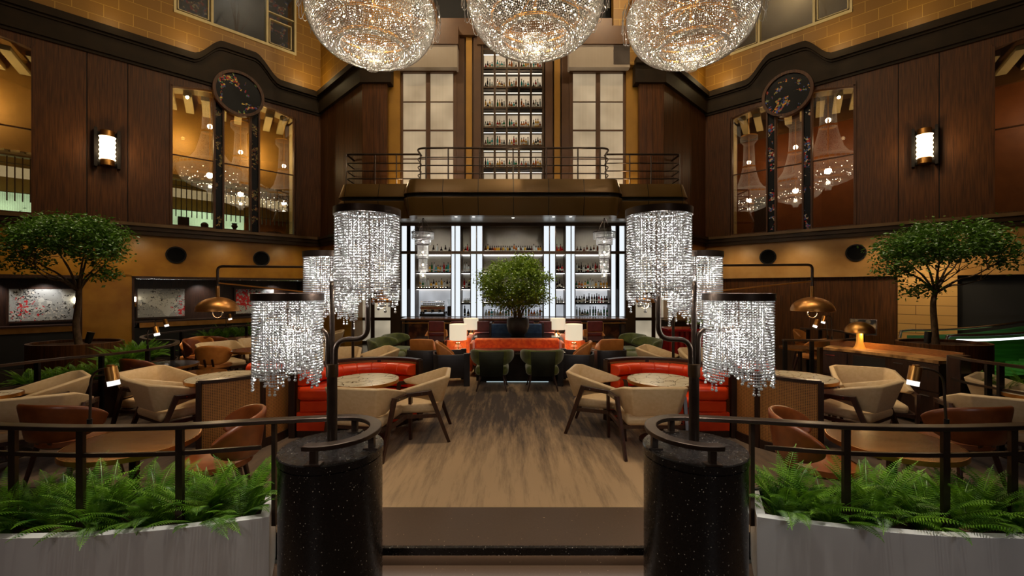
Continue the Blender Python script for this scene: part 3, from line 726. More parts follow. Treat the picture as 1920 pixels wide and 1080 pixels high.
    W(sx).blk(0.8, 3.9, -0.11, -0.10, 9.5, 12.6).build('pane', glass_pane, w3)
    if sx < 0:
        for a, b_ in ((0.86, 1.58), (3.1, 3.86)): W(sx).blk(a, b_, -0.30, -0.28, 9.5, 12.5).build('coloured_panel', stained_strip, w3)
        v = wall_thing('twig_arrangement', 'bare twigs in a dark vase inside the left upper window', 'twigs', sx)
        W(sx).lathe([(0.001, 0), (0.12, 0), (0.15, 0.1), (0.1, 0.2), (0.001, 0.2)], (2.3, -0.7, 9.46), 16).build('vase', black_matte, v)
        tw_ = W(sx); g_ = random.Random(9)
        for _ in range(26):
            a_ = g_.uniform(0, 6.28); r_ = g_.uniform(0.05, 0.5); h_ = g_.uniform(0.6, 1.5)
            p_ = [(2.3, -0.7, 9.6), (2.3 + r_ * 0.4 * math.cos(a_), -0.7 + 0.15 * math.sin(a_) * r_, 9.6 + h_ * 0.5), (2.3 + r_ * math.cos(a_), -0.7 + 0.3 * r_ * math.sin(a_), 9.6 + h_)]
            tw_.tube(p_, [0.008, 0.006, 0.003], 4)
        tw_.build('twigs', bark, v)
    m = W(sx); m.blk(0.3, 4.4, -1.6, -1.5, 9.3, 13); m.blk(0.3, 4.4, -1.5, -0.3, 9.3, 9.44); m.blk(0.25, 0.3, -1.6, -0.3, 9.3, 13); m.blk(4.4, 4.45, -1.6, -0.3, 9.3, 13)
    struct(m.put('wall_%s_upper_room' % side, mat('upper_room_paint_' + side, S(92, 92, 88) if sx < 0 else S(140, 122, 94), 0.7, col2=S(104, 104, 98) if sx < 0 else S(152, 134, 104), scale=2)))
    # round vents in the marble band
    for k, (px, py) in enumerate((((330, 478), (490, 485)) if sx < 0 else ((1605, 474), (1440, 482)))):
        s = s_at(px); Y = CORNER_Y - s * math.sqrt(0.5); z = z_at(py, Y)
        t = wall_thing('round_speaker', ['larger black round speaker on the %s marble band, nearer the tree', 'smaller black round speaker on the %s marble band, nearer the corner'][k] % side, 'speaker', sx)
        W(sx).disc(s, z, 0.20, -0.02, 0.012).build('grille', speaker_cloth, t); W(sx).disc(s, z, 0.232, -0.02, 0.035, r_in=0.195).build('rim', black_metal, t)
    # wall lantern
    px, py = (201, 281) if sx < 0 else (1734, 277)
    s = s_at(px); Y = CORNER_Y - s * math.sqrt(0.5); z = z_at(py, Y)
    t = wall_thing('wall_sconce', 'lit glass wall lantern with dark brackets on the %s panelled wall' % side, 'wall light', sx)
    g = W(sx); g.lathe([(0.02, -0.28)] + [(0.15 + 0.012 * math.cos(i * PI), -0.28 + 0.056 * i) for i in range(11)] + [(0.02, 0.28)], (s, g.q * 0.16, z), 20); g.build('glass_shade', sconce_glass, t)
    for zz in (-0.36, 0.36): W(sx).lathe([(0.01, -0.07), (0.135, -0.07), (0.135, 0.07), (0.01, 0.07)], (s, (1 if sx < 0 else -1) * 0.16, z + zz), 20).build('cap', brass, t)
    b_ = W(sx); b_.blk(s - 0.24, s - 0.18, 0.0, 0.2, z - 0.48, z + 0.48); b_.blk(s + 0.18, s + 0.24, 0.0, 0.2, z - 0.48, z + 0.48); b_.blk(s - 0.2, s + 0.2, 0.0, 0.02, z - 0.42, z + 0.42); b_.build('bracket', black_metal, t)
    x, y = sxy(s, 0.55, sx); point('sconce_light', (x, y, z), 22, WARM, 0.12)
side_wall(-1); side_wall(1)
art(-1, 10, 145, 540, 602, blossom('blossom_print_a', 3.1, (0.35, 0, -0.1), 0.33), 'grey blossom picture with one red cluster, behind the left potted tree')
art(-1, 258, 352, 540, 595, blossom('blossom_print_b', 8.4, (-0.55, 0, -0.15), 0.33), 'grey blossom picture with red at one corner, in the second alcove')
art(-1, 446, 521, 541, 588, blossom('blossom_print_c', 15.7, (0.35, 0, 0.1), 0.43), 'blossom picture with a large red spray, behind the crystal lamp')
for k, (px, py) in enumerate(((140, 563), (255, 561))):
    s = s_at(px); x, y = sxy(s, -0.30, -1); z = z_at(py, y)
    t = thing('alcove_lamp', ('small glass wall lamp beside the picture behind the left tree', 'small glass wall lamp at the near end of the second alcove')[k], 'wall light', (x, y, z), R(-135))
    MB().lathe([(0.005, -0.10), (0.05, -0.10), (0.05, 0.10), (0.005, 0.10)], (0, 0, 0), 14).build('glass', clear_glass, t)
    MB().cyl((0, 0, -0.06), (0, 0, 0.06), 0.018, n=10).build('bulb', bulb_mat, t)
    MB().cyl((0, 0, -0.2), (0, 0, -0.10), 0.02).ext(-0.03, 0.03, -0.16, 0.0, -0.2, -0.17).build('bracket', brass, t)

# ------------------------------------------------------------------ the projecting bay with its facade
r2 = math.sqrt(0.5)
BX, BY = 4.34, 12.3
def bay_panels():
    for sx, nm in ((-1, 'wall_bay_left'), (1, 'wall_bay_right')):
        m = MB()
        n = 5
        for k in range(n):
            t0, t1 = k / n, (k + 1) / n - 0.006
            a = Vector((CORNER_X - 2.2 * t0, CORNER_Y - 2.2 * t0)); b_ = Vector((CORNER_X - 2.2 * t1, CORNER_Y - 2.2 * t1))
            m.prism([(sx * a.x, a.y), (sx * b_.x, b_.y), (sx * (b_.x - 0.1), b_.y + 0.1), (sx * (a.x - 0.1), a.y + 0.1)], ZT1, ZC0 + 0.05)
        for x0, x1 in ((4.34, 4.03), (4.024, 3.86), (3.854, 3.64)): m.ext(sx * x0, sx * x1, BY, BY + 0.14, 3.6, ZC0 + 0.05)
        struct(m.build(nm, wood_wall))
        P3 = [(sx * CORNER_X, CORNER_Y), (sx * BX, BY), (sx * 3.5, BY)]
        path = P3 if sx < 0 else P3[::-1]
        m = MB(); m.sweep(path, [(-0.2, ZC0), (0.10, ZC0), (0.10, 8.25), (0.2, 8.25), (0.2, 8.41), (-0.2, 8.41)])
        struct(m.build('trim_9' if sx < 0 else 'trim_10', cornice_mat), 'cornice of the bay')
        lp = [(sx * CORNER_X, CORNER_Y), (sx * 5.12, CORNER_Y - (CORNER_X - 5.12))]
        m = MB(); m.sweep(lp if sx < 0 else lp[::-1], [(-0.2, ZT0), (0.07, ZT0), (0.07, 3.36), (0.11, 3.36), (0.11, 3.47), (0.16, 3.47), (0.16, ZT1), (-0.2, ZT1)])
        struct(m.build('trim_11' if sx < 0 else 'trim_12', bronze_dark), 'ledge of the bay')
        m = MB(); m.prism([(sx * CORNER_X, CORNER_Y), (sx * 5.2, CORNER_Y - 1.34), (sx * 5.05, CORNER_Y - 1.2), (sx * 5.05, CORNER_Y + 0.3), (sx * CORNER_X, CORNER_Y + 0.3)], -0.1, ZT0 + 0.02)
        struct(m.build('wall_bay_marble_left' if sx < 0 else 'wall_bay_marble_right', marble_gold if sx < 0 else marble_tan))
        # stone above the bay cornice: own object space so that its courses run along the slope
        m = MB(); m.ext(0, 2.2 / r2 + 0.05, 0, 0.2, 8.3, 13)
        o = m.build('wall_bay_stone_left' if sx < 0 else 'wall_bay_stone_right', stone_block)
        if sx < 0: o.location = (-CORNER_X - 0.02, CORNER_Y + 0.02, 0); o.rotation_euler = (0, 0, R(-45))
        else: o.location = (BX - 0.0, BY + 0.0, 0); o.rotation_euler = (0, 0, R(45))
        struct(o)
        m = MB(); m.ext(sx * 4.34, sx * 2.9, BY + 0.02, BY + 0.3, 8.3, 13); struct(m.build('wall_bay_front_left' if sx < 0 else 'wall_bay_front_right', stone_block))
bay_panels()
FY = 12.62
def facade():
    # brown slab of the facade with gold and brown pilasters
    m = MB()
    m.ext(-3.66, 3.66, FY + 0.25, FY + 0.45, 3.9, 9.74)                # backing
    m.ext(-3.6, -1.0, FY - 0.15, FY + 0.4, 9.25, 9.74); m.ext(1.0, 3.6, FY - 0.15, FY + 0.4, 9.25, 9.74)
    m.ext(-1.05, 1.05, FY - 0.1, FY + 0.4, 9.0, 9.74)
    struct(m.build('wall_facade', brown_plain))
    m = MB(); m.ext(-3.0, 3.0, 13.2, 13.4, 9.7, 13); struct(m.build('wall_facade_void', black_matte))
    for sx in (-1, 1):
        m = MB()
        m.ext(sx * 3.66, sx * 3.32, FY - 0.1, FY + 0.3, 4.6, 9.25)      # outer pilaster
        struct(m.build('trim_13' if sx < 0 else 'trim_14', gold_plain), 'gold pilaster at the edge of the facade')
        m = MB()
        for px0, px1, d in ((857, 871, 0.02), (888, 902, 0.05)): m.ext(sx * -x_at(px0, FY), sx * -x_at(px1, FY), FY - d, FY + 0.3, 4.6, 9.25)
        m.ext(sx * -x_at(871, FY), sx * -x_at(888, FY), FY + 0.1, FY + 0.3, 4.6, 9.25)
        struct(m.build('trim_15' if sx < 0 else 'trim_16', brown_plain), 'brown fluted pilaster beside the bottle tower')
        m = MB(); m.ext(sx * -x_at(874, FY), sx * -x_at(885, FY), FY - 0.03, FY + 0.15, 4.6, 9.25)
        struct(m.build('trim_17' if sx < 0 else 'trim_18', gold_plain), 'slim gold strip on the brown pilaster')
        # tall backlit window
        w = thing('window_%d' % (7 if sx < 0 else 8), '', ''); del w['label']; del w['category']
        struct(w, 'tall backlit ribbed window %s of the bottle tower' % ('left' if sx < 0 else 'right'))
        X = lambda px: sx * -x_at(px, FY)
        cols = [(X(756), X(799)), (X(807), X(850))]
        rows = [(z_at(190, FY), z_at(138, FY)), (z_at(243, FY), z_at(192, FY)), (z_at(297, FY), z_at(246, FY)), (4.72, z_at(299, FY))]
        for a, b_ in cols:
            for z0, z1 in rows: MB().ext(a, b_, FY + 0.02, FY + 0.06, z0, z1).build('pane', shoji_glow, w)
        f = MB(); xs = (752, 756, 799, 807, 850, 857)
        for a, b_ in ((752, 756), (799, 807), (850, 857)): f.ext(X(a), X(b_), FY - 0.04, FY + 0.2, 4.6, z_at(134, FY))
        for a, b_ in ((190, 192), (243, 246), (297, 299)): f.ext(X(756), X(850), FY - 0.0, FY + 0.2, z_at(b_, FY), z_at(a, FY))
        f.ext(X(752), X(857), FY - 0.10, FY + 0.2, z_at(138, FY), z_at(132, FY)); f.build('frame', brown_plain, w)
        tr = MB(); tr.prism([(0, 0), (1, 0), (1, 1), (0, 1)], 0, 1); tr.v = []; tr.f = []; tr.m = []
        x0, x1, x2, x3 = X(752), X(857), X(748), X(860); zA, zB = z_at(134, FY), z_at(126, FY)
        tr.add([(x0, FY - 0.06, zA), (x1, FY - 0.06, zA), (x1, FY + 0.2, zA), (x0, FY + 0.2, zA), (x2, FY - 0.3, zB), (x3, FY - 0.3, zB), (x3, FY + 0.2, zB), (x2, FY + 0.2, zB)],
               [(3, 2, 1, 0), (4, 5, 6, 7), (0, 1, 5, 4), (1, 2, 6, 5), (2, 3, 7, 6), (3, 0, 4, 7)]); tr.build('lintel', bronze, w)
        MB().ext(X(748), X(860), FY - 0.3, FY + 0.15, z_at(126, FY - 0.3) - 0.0, z_at(82, FY - 0.3)).build('transom_light', transom_glow, w)
        h = MB(); h.ext(X(740), X(862), FY - 0.36, FY + 0.2, z_at(82, FY - 0.36), z_at(48, FY - 0.36)); h.build('header', brown_plain, w)
facade()

# ------------------------------------------------------------------ bottles
def bottle_mesh(kind, body, cap):
    p = {0: [(0.001, 0), (0.036, 0), (0.038, 0.01), (0.038, 0.17), (0.030, 0.20), (0.014, 0.235), (0.013, 0.28)],
         1: [(0.001, 0), (0.044, 0), (0.045, 0.01), (0.045, 0.12), (0.036, 0.155), (0.016, 0.175), (0.014, 0.225)],
         2: [(0.001, 0), (0.030, 0), (0.032, 0.01), (0.034, 0.20), (0.022, 0.235), (0.013, 0.26), (0.013, 0.315)],
         3: [(0.001, 0), (0.050, 0), (0.052, 0.02), (0.048, 0.09), (0.026, 0.14), (0.015, 0.17), (0.014, 0.20)]}[kind]
    m = MB(); m.lathe(p, n=9); r, z = p[-1]
    m.lathe([(r + 0.003, z - 0.03), (r + 0.003, z + 0.018), (0.001, z + 0.018)], n=9, mi=1)
    rb, zb = p[2][0] + 0.0008, p[3][1]
    m.lathe([(rb, zb * 0.30), (rb, zb * 0.78)], n=9, mi=2)
    return m.mesh('bottle', [body, cap, LABEL])
LABEL = mat('paper_label', S(206, 198, 180), 0.6, col2=S(196, 186, 166), scale=30)
CAP = mat('bottle_cap', S(40, 34, 30), 0.4, col2=S(70, 56, 34), scale=20)
BC = {}
for nm, c in (('amber', S(196, 104, 24)), ('dark', S(34, 24, 20)), ('clear', S(196, 204, 200)), ('green', S(28, 118, 62)), ('golden', S(214, 164, 52)), ('red', S(176, 28, 30)), ('teal', S(60, 176, 176)), ('brown', S(92, 46, 22))):
    g = mat(nm + '_bottle_glass', c, 0.08, spec=0.6)
    nt, b = base_link(g); out = nt.nodes['Material Output']
    tr = nt.nodes.new('ShaderNodeBsdfTranslucent'); tr.inputs['Color'].default_value = c
    mx = nt.nodes.new('ShaderNodeMixShader'); mx.inputs[0].default_value = 0.5
    nt.links.new(b.outputs[0], mx.inputs[1]); nt.links.new(tr.outputs[0], mx.inputs[2]); nt.links.new(mx.outputs[0], out.inputs['Surface'])
    BC[nm] = g
BM = {(k, nm): bottle_mesh(k, BC[nm], CAP) for k in range(4) for nm in BC}
ORD = ['first', 'second', 'third', 'fourth', 'fifth', 'sixth', 'seventh', 'eighth', 'ninth', 'tenth', 'eleventh', 'twelfth', 'thirteenth', 'fourteenth', 'fifteenth', 'sixteenth', 'seventeenth', 'eighteenth', 'nineteenth', 'twentieth',
       'twenty-first', 'twenty-second', 'twenty-third', 'twenty-fourth', 'twenty-fifth', 'twenty-sixth', 'twenty-seventh', 'twenty-eighth', 'twenty-ninth', 'thirtieth']
NB = [0]
def bottle(x, y, z, nm, kind, label, group, scale=1.0):
    o = link('bottle', BM[(kind, nm)], None, (x, y, z), random.uniform(0, 6)); o.scale = (scale,) * 3
    tag(o, label, 'bottle', group); NB[0] += 1
    return o
def row(x0, x1, y, z, n, palette, where, group, jit=0.03, sc_=1.0, kinds=(0, 1, 2, 3)):
    for i in range(n):
        nm = random.choice(palette); t = (i + 0.5) / n
        bottle(x0 + (x1 - x0) * t, y + random.uniform(-jit, jit), z, nm, random.choice(kinds), '%s glass bottle, %s from left %s' % (nm, ORD[i], where), group, sc_)

# tall tower of bottles between the windows
tw = thing('bottle_tower', 'tall backlit grid of bottle compartments rising behind the balcony rail', 'shelving', (0, FY, 0))
tx0, tx1 = x_at(905, FY), x_at(1018, FY); cw = (tx1 - tx0) / 5
lines = [z_at(y_, FY) for y_ in (127.6, 163.7, 201.7, 238.3, 272.7, 313.3)]
MB().ext(tx0, tx1, 0.2, 0.24, 4.65, 9.3).build('back_panel', tower_glow, tw)
f = MB()
for k in range(6): f.ext(tx0 + k * cw - 0.03, tx0 + k * cw + 0.03, -0.06, 0.2, 4.65, 9.3)
f.build('frame', bronze_dark, tw)
for z in lines + [lines[0] + 0.56]:
    MB().ext(tx0, tx1, -0.05, 0.2, z - 0.05, z).build('shelf', bronze_dark, tw)
for z in lines:
    for k in range(5):
        s_ = MB(); s_.ext(tx0 + k * cw + 0.03, tx0 + (k + 1) * cw - 0.03, -0.02, 0.19, z - 0.16, z - 0.05); s_.ext(tx0 + k * cw + 0.06, tx0 + (k + 1) * cw - 0.06, -0.04, 0.0, z - 0.14, z - 0.11); s_.build('shelf_lamp_housing', black_metal, tw)
for z in lines + [lines[0] + 0.56]: MB().ext(tx0 + 0.03, tx1 - 0.03, 0.0, 0.025, z - 0.17, z - 0.161).build('shelf_led', tower_led, tw)
RN = ['top', 'second', 'third', 'fourth', 'fifth', 'sixth']
pal = ['amber', 'dark', 'clear', 'green', 'golden', 'red', 'teal', 'brown', 'golden', 'amber', 'clear', 'clear', 'amber']
for r_, z in enumerate(lines):
    for k in range(5):
        xa, xb = tx0 + k * cw + 0.05, tx0 + (k + 1) * cw - 0.05
        row(xa, xb, FY + 0.06, z, 4, pal, 'in compartment %s of the %s bottle tower row' % (('one', 'two', 'three', 'four', 'five')[k], RN[r_]), 'bottles in the backlit tower', 0.05, 0.84)

# ------------------------------------------------------------------ balcony
B0, B1 = 11.4, 11.95
def bal_path(dx=0.0, o=0.0):
    return fillet([(-4.86 + o, 13.6), (-4.86 + o, B1 + o), (-2.93 + o * 0.2, B1 + o), (-2.83 + o, B0 + o), (2.83 - o, B0 + o), (2.93 - o * 0.2, B1 + o), (4.86 - o, B1 + o), (4.86 - o, 13.6)], [0, 0.3, 0.12, 0.32, 0.32, 0.12, 0.3, 0], 6)
bal = thing('balcony', 'curved bronze balcony with projecting middle above the bar', 'balcony')
prof1 = [(-0.25, 4.77), (-0.02, 4.77), (0.10, 4.42), (0.10, 4.385), (-0.25, 4.385)]
prof2 = [(-0.25, 4.27), (0.10, 4.27), (0.105, 4.23), (-0.04, 3.80), (-0.25, 3.80)]
MB().sweep(bal_path(), prof1).build('upper_fascia', fascia_mat, bal)
MB().sweep(bal_path(), prof2).build('lower_fascia', fascia_mat, bal)
MB().sweep(bal_path(), [(-0.25, 4.40), (0.02, 4.40), (0.02, 4.26), (-0.25, 4.26)]).build('shadow_groove', black_matte, bal)
pl = bal_path(0, 0.2)
MB().prism(pl, 4.5, 4.64).build('deck', dark_stone, bal)
MB().prism(bal_path(0, 0.06), 3.81, 3.85).build('soffit', soffit_mat, bal)
dl = 0
for px, py in ((855, 407), (888, 407), (962, 409), (1038, 407), (1070, 407), (770, 410), (1155, 410)):
    Y = F * 1.95 / (CY - py); x = x_at(px, Y)
    MB().lathe([(0.001, -0.004), (0.04, -0.004)], (x, min(Y, 12.6), 3.81), 14).build('downlight', spot_glow, bal, fix=False)
rl = thing('balcony_railing', 'bronze tube railing along the curved balcony edge', 'railing')
def rail_path(o):
    cen = fillet([(-2.62, B1 + 0.25), (-2.62, B0 + o), (2.62, B0 + o), (2.62, B1 + 0.25)], [0, 0.3, 0.3, 0], 6)
    lf = fillet([(-4.72, 13.15), (-4.72, B1 + o), (-2.62, B1 + o)], [0, 0.12, 0], 4)
    return cen, lf, [(-x, y) for x, y in lf]
for zz, r_ in ((5.63, 0.028), (5.38, 0.016), (5.16, 0.016), (4.94, 0.016)):
    for p_ in rail_path(0.12): MB().tube([(x, y, zz) for x, y in p_], r_, 8).build('rail_tube', dark_metal, rl)
posts = [(x, B0 + 0.12) for x in (-2.35, -1.75, -0.9, 0, 0.9, 1.75, 2.35)] + [(-2.62, B1 + 0.12), (2.62, B1 + 0.12)] + [(s_ * x, B1 + 0.12) for s_ in (-1, 1) for x in (4.72, 3.9, 3.3)] + [(s_ * 4.72, 12.7) for s_ in (-1, 1)] + [(s_ * 4.72, 13.1) for s_ in (-1, 1)]
for x, y in posts: MB().cyl((x, y, 4.6), (x, y, 5.64), 0.02, n=8).build('post', dark_metal, rl)

# ------------------------------------------------------------------ under the balcony: dark side bays with lit doors
for sx in (-1, 1):
    sd = 'left' if sx < 0 else 'right'
    m = MB(); m.ext(sx * 5.2, sx * 3.3, 14.4, 14.6, -0.1, 3.9); struct(m.build('wall_bar_' + sd, bronze_dark))
    m = MB(); m.ext(sx * 3.66, sx * 3.36, 12.75, 14.4, -0.1, 3.85); struct(m.build('wall_bar_return_' + sd, bronze_dark))
    d = thing('door_%d' % (2 if sx < 0 else 3), '', ''); del d['label']; del d['category']; struct(d, 'pair of backlit glass doors in the %s of the bar' % ('recess left' if sx < 0 else 'recess right'))
    X = lambda px: sx * -x_at(px, 14.35)
    for a, b_ in ((667, 696), (703, 733)):
        for z0, z1 in ((0.08, 0.76), (0.86, 1.60), (1.70, 2.9)): MB().ext(X(a), X(b_), 14.33, 14.36, z0, z1).build('pane', door_glow, d)
    f = MB()
    for a, b_ in ((663, 667), (696, 703), (733, 737)): f.ext(X(a), X(b_), 14.29, 14.4, 0, 3.0)
    for z0, z1 in ((0, 0.08), (0.76, 0.86), (1.6, 1.7), (2.9, 3.0)): f.ext(X(663), X(737), 14.30, 14.4, z0, z1)
    f.build('frame', bronze_dark, d)

# ------------------------------------------------------------------ back bar
KY = 12.8
bb = thing('back_bar', 'wall of lit glass columns and bottle shelves behind the bar counter', 'shelving', (0, KY, 0))
bxs = lambda px: x_at(px, KY)
zt_, zb_ = z_at(424, KY), 1.0
zs = [z_at(y_, KY) for y_ in (474, 509, 539.5, 568)]
dimgrey = mat('grey_bar_panel', S(158, 150, 136), 0.45, col2=S(170, 162, 146), scale=3)
MB().ext(bxs(753), bxs(1173), 0.44, 0.5, zs[2], 3.8).build('back_panel', dimgrey, bb)
MB().ext(bxs(753), bxs(1173), 0.42, 0.46, zb_ - 0.1, zs[2] - 0.05).build('lit_panel', bar_glow, bb)
MB().ext(bxs(753), bxs(1173), 0.0, 0.45, 0, zb_ - 0.02).build('lower_cabinet', wood_dark, bb)
MB().ext(bxs(751), bxs(1175), -0.03, 0.5, zt_, zt_ + 0.10).build('top_rail', bronze_dark, bb)
colsL = [(754, 763), (770.5, 778), (847, 852.5), (854.5, 863), (883.5, 892), (895, 904)]
cols = colsL + [(1924 - b_, 1924 - a) for a, b_ in colsL]
for a, b_ in cols:
    for z0, z1 in ((zb_, zs[0] - 0.04), (zs[0] + 0.05, zt_)):
        MB().ext(bxs(a), bxs(b_), -0.02, 0.08, z0, z1).build('light_column', led_cool, bb)
f = MB()
edges = sorted(set([752, 764, 769.5, 779, 846, 853.3, 864, 882.5, 893.5, 905] + [1924 - e for e in (752, 764, 769.5, 779, 846, 853.3, 864, 882.5, 893.5, 905)]))
for e in edges: f.ext(bxs(e) - 0.011, bxs(e) + 0.011, -0.05, 0.44, zb_ - 0.1, zt_)
f.ext(bxs(752), bxs(1172), -0.04, 0.12, zs[0] - 0.04, zs[0] + 0.05)
f.build('frame', bronze_dark, bb)
bays = {'far left bay': (780, 846), 'left slim bay': (865, 882), 'wide middle bay': (906, 1018), 'right slim bay': (1042, 1059), 'far right bay': (1079, 1145)}
for (a, b_) in bays.values():
    for z in (zs if a != 780 else zs[:3]): MB().ext(bxs(a), bxs(b_), 0.06, 0.42, z - 0.05, z).build('shelf', black_metal, bb)
    for z in (zs[1] - 0.055, zs[2] - 0.055, zs[0] - 0.055): MB().ext(bxs(a), bxs(b_), 0.38, 0.41, z - 0.012, z).build('led_strip', led_white, bb)
for (a, b_) in bays.values():
    for z in (zs[0] - 0.052, zs[1] - 0.052, zs[2] - 0.052): MB().ext(bxs(a), bxs(b_), 0.075, 0.09, z - 0.008, z).build('shelf_led', led_shelf, bb)  # front strips added to brighten the bottles and grey panel
for (a, b_) in bays.values():
    for z in (zs if a != 780 else zs[:3]): MB().ext(bxs(a), bxs(b_), 0.33, 0.36, z, z + 0.012).build('shelf_led', led_shelf, bb)
warmp = ['amber', 'golden', 'amber', 'brown', 'golden', 'clear', 'dark']
coolp = ['green', 'clear', 'red', 'golden', 'amber', 'teal']
darkp = ['dark', 'dark', 'brown', 'clear', 'dark', 'red']
def shelf_row(bay, zi, n, palette, x0=None, x1=None, sc_=0.86, kinds=(0, 1, 2, 3)):
    a, b_ = bays[bay]; z = zs[zi] if zi < 4 else zb_ - 0.0
    lvl = ('top', 'second', 'third', 'fourth', 'lowest')[zi]
    row(bxs(x0 or a) + 0.03, bxs(x1 or b_) - 0.03, KY + 0.22, z, n, palette, 'on the %s back bar shelf, %s' % (lvl, bay), 'bottles on the back bar shelves', 0.05, sc_, kinds)
shelf_row('wide middle bay', 0, 26, warmp, sc_=0.95, kinds=(0, 1, 1))
shelf_row('far left bay', 0, 5, ['dark', 'dark', 'clear'], 804, 846); shelf_row('far left bay', 1, 11, coolp, 800, 846); shelf_row('far left bay', 2, 12, ['green', 'clear', 'clear', 'golden', 'dark'])
shelf_row('left slim bay', 0, 4, ['red', 'dark', 'green', 'amber']); shelf_row('left slim bay', 1, 3, ['clear']); shelf_row('left slim bay', 2, 3, ['clear', 'dark', 'red']); shelf_row('left slim bay', 3, 4, ['clear'], sc_=0.6)
shelf_row('right slim bay', 0, 4, ['red', 'amber']); shelf_row('right slim bay', 1, 4, ['dark', 'red']); shelf_row('right slim bay', 2, 3, ['clear', 'dark']); shelf_row('right slim bay', 3, 4, ['clear'], sc_=0.6)
shelf_row('far right bay', 0, 7, ['dark', 'clear', 'brown'], 1079, 1128); shelf_row('far right bay', 1, 14, darkp); shelf_row('far right bay', 2, 12, ['golden', 'green', 'amber', 'clear', 'golden']); shelf_row('far right bay', 3, 13, darkp); shelf_row('far right bay', 4, 12, ['green', 'clear', 'dark'])
shelf_row('wide middle bay', 4, 20, ['clear', 'green', 'teal', 'amber', 'golden', 'clear']); shelf_row('left slim bay', 4, 2, ['dark', 'dark'], sc_=0.95)
# espresso machine
e = thing('espresso_machine', 'silver and black espresso machine on the left of the back bar', 'coffee machine', (bxs(811), KY + 0.2, zb_))
MB().ext(-0.36, 0.36, -0.18, 0.2, 0.12, 0.34).build('body', chrome, e, bevel=0.02); MB().ext(-0.38, 0.38, -0.26, 0.22, 0.0, 0.07).build('drip_tray', black_metal, e)
MB().ext(-0.37, 0.37, -0.2, -0.17, 0.22, 0.28).build('badge_band', tan_dark, e); MB().tube([(-0.36, -0.15, 0.44), (0.36, -0.15, 0.44)], 0.012).build('cup_rail', chrome, e)
for k in range(3): MB().cyl((-0.22 + 0.22 * k, -0.2, 0.2), (-0.22 + 0.22 * k, -0.2, 0.12), 0.04, n=12).tube([(-0.22 + 0.22 * k, -0.2, 0.13), (-0.22 + 0.22 * k, -0.36, 0.12)], 0.012).build('group_head', black_metal, e)
for k in range(4): MB().ext(-0.35 + 0.7 * (k % 2) - 0.03, -0.35 + 0.7 * (k % 2) + 0.03, -0.16 + 0.3 * (k // 2), -0.1 + 0.3 * (k // 2), 0.05, 0.13).build('foot', black_metal, e)
for k in range(10): MB().lathe([(0.02, 0), (0.035, 0.05), (0.03, 0.05), (0.018, 0.01)], (-0.3 + 0.065 * k, 0.02, 0.342), 10).build('cup', white_plaster, e)
g = thing('coffee_grinder', 'black coffee grinder with clear hopper beside the espresso machine', 'grinder', (bxs(842), KY + 0.2, zb_))
MB().ext(-0.07, 0.07, -0.1, 0.1, 0.0, 0.3).build('body', black_metal, g, bevel=0.02); MB().lathe([(0.03, 0.3), (0.09, 0.46), (0.09, 0.5), (0.02, 0.5)], n=14).build('hopper', clear_glass, g)

# bar counter, stools
bc = thing('bar_counter', 'long bar counter with dark top and marbled end panels', 'bar', (0, 11.3, 0))
MB().ext(-2.95, 3.0, -0.12, 0.5, 1.0, 1.05).build('top', mat('bar_top', S(98, 62, 40), 0.16, col2=S(120, 80, 52), scale=5), bc, bevel=0.008)
MB().ext(-2.85, 2.9, 0.1, 0.42, 0.0, 1.0).build('front', wood_dark, bc)
for x0, x1, nm in ((-2.78, -2.15, 0), (2.2, 2.83, 1)): MB().ext(x0, x1, 0.06, 0.1, 0.15, 0.96).build('marble_panel', red_marble, bc)
MB().tube([(-2.9, -0.14, 0.93), (2.95, -0.14, 0.93)], 0.015).build('edge_rail', brass, bc)
MB().tube([(-2.8, -0.05, 0.2), (2.85, -0.05, 0.2)], 0.02).build('foot_rail', brass, bc)
for sx in (-1, 1): MB().ext(sx * 2.9 - 0.04, sx * 2.9 + 0.04, -0.02, 0.4, 0, 1.0).build('end_post', dark_metal, bc)
st = thing('bar_stool', '', 'stool')
MB().box((0, 0, 0.70), (0.40, 0.38, 0.09)).build('seat', maroon, st, bevel=0.03); MB().box((0, -0.19, 0.90), (0.38, 0.05, 0.26)).build('backrest', maroon, st, bevel=0.02)
for i in (-1, 1):
    MB().bar((i * 0.2, -0.2, 0.66), (i * 0.2, -0.2, 1.0), 0.02, 0.02).build('back_post', brass, st)
    for j in (-1, 1): MB().bar((i * 0.17, j * 0.16, 0.66), (i * 0.21, j * 0.2, 0), 0.03, 0.03).build('leg', dark_metal, st)
MB().tube([(0.2, 0.19, 0.25), (-0.2, 0.19, 0.25)], 0.012).build('footrest', brass, st)
for i, px in enumerate((821, 862, 905, 941, 986, 1024, 1074, 1113)):
    o = st if i == 0 else copy_tree(st)
    o.location = (x_at(px, 10.75), 10.75, 0); tag(o, 'maroon bar stool with brass back posts, %s from the left at the counter' % ORD[i], 'stool', 'stools along the bar counter')
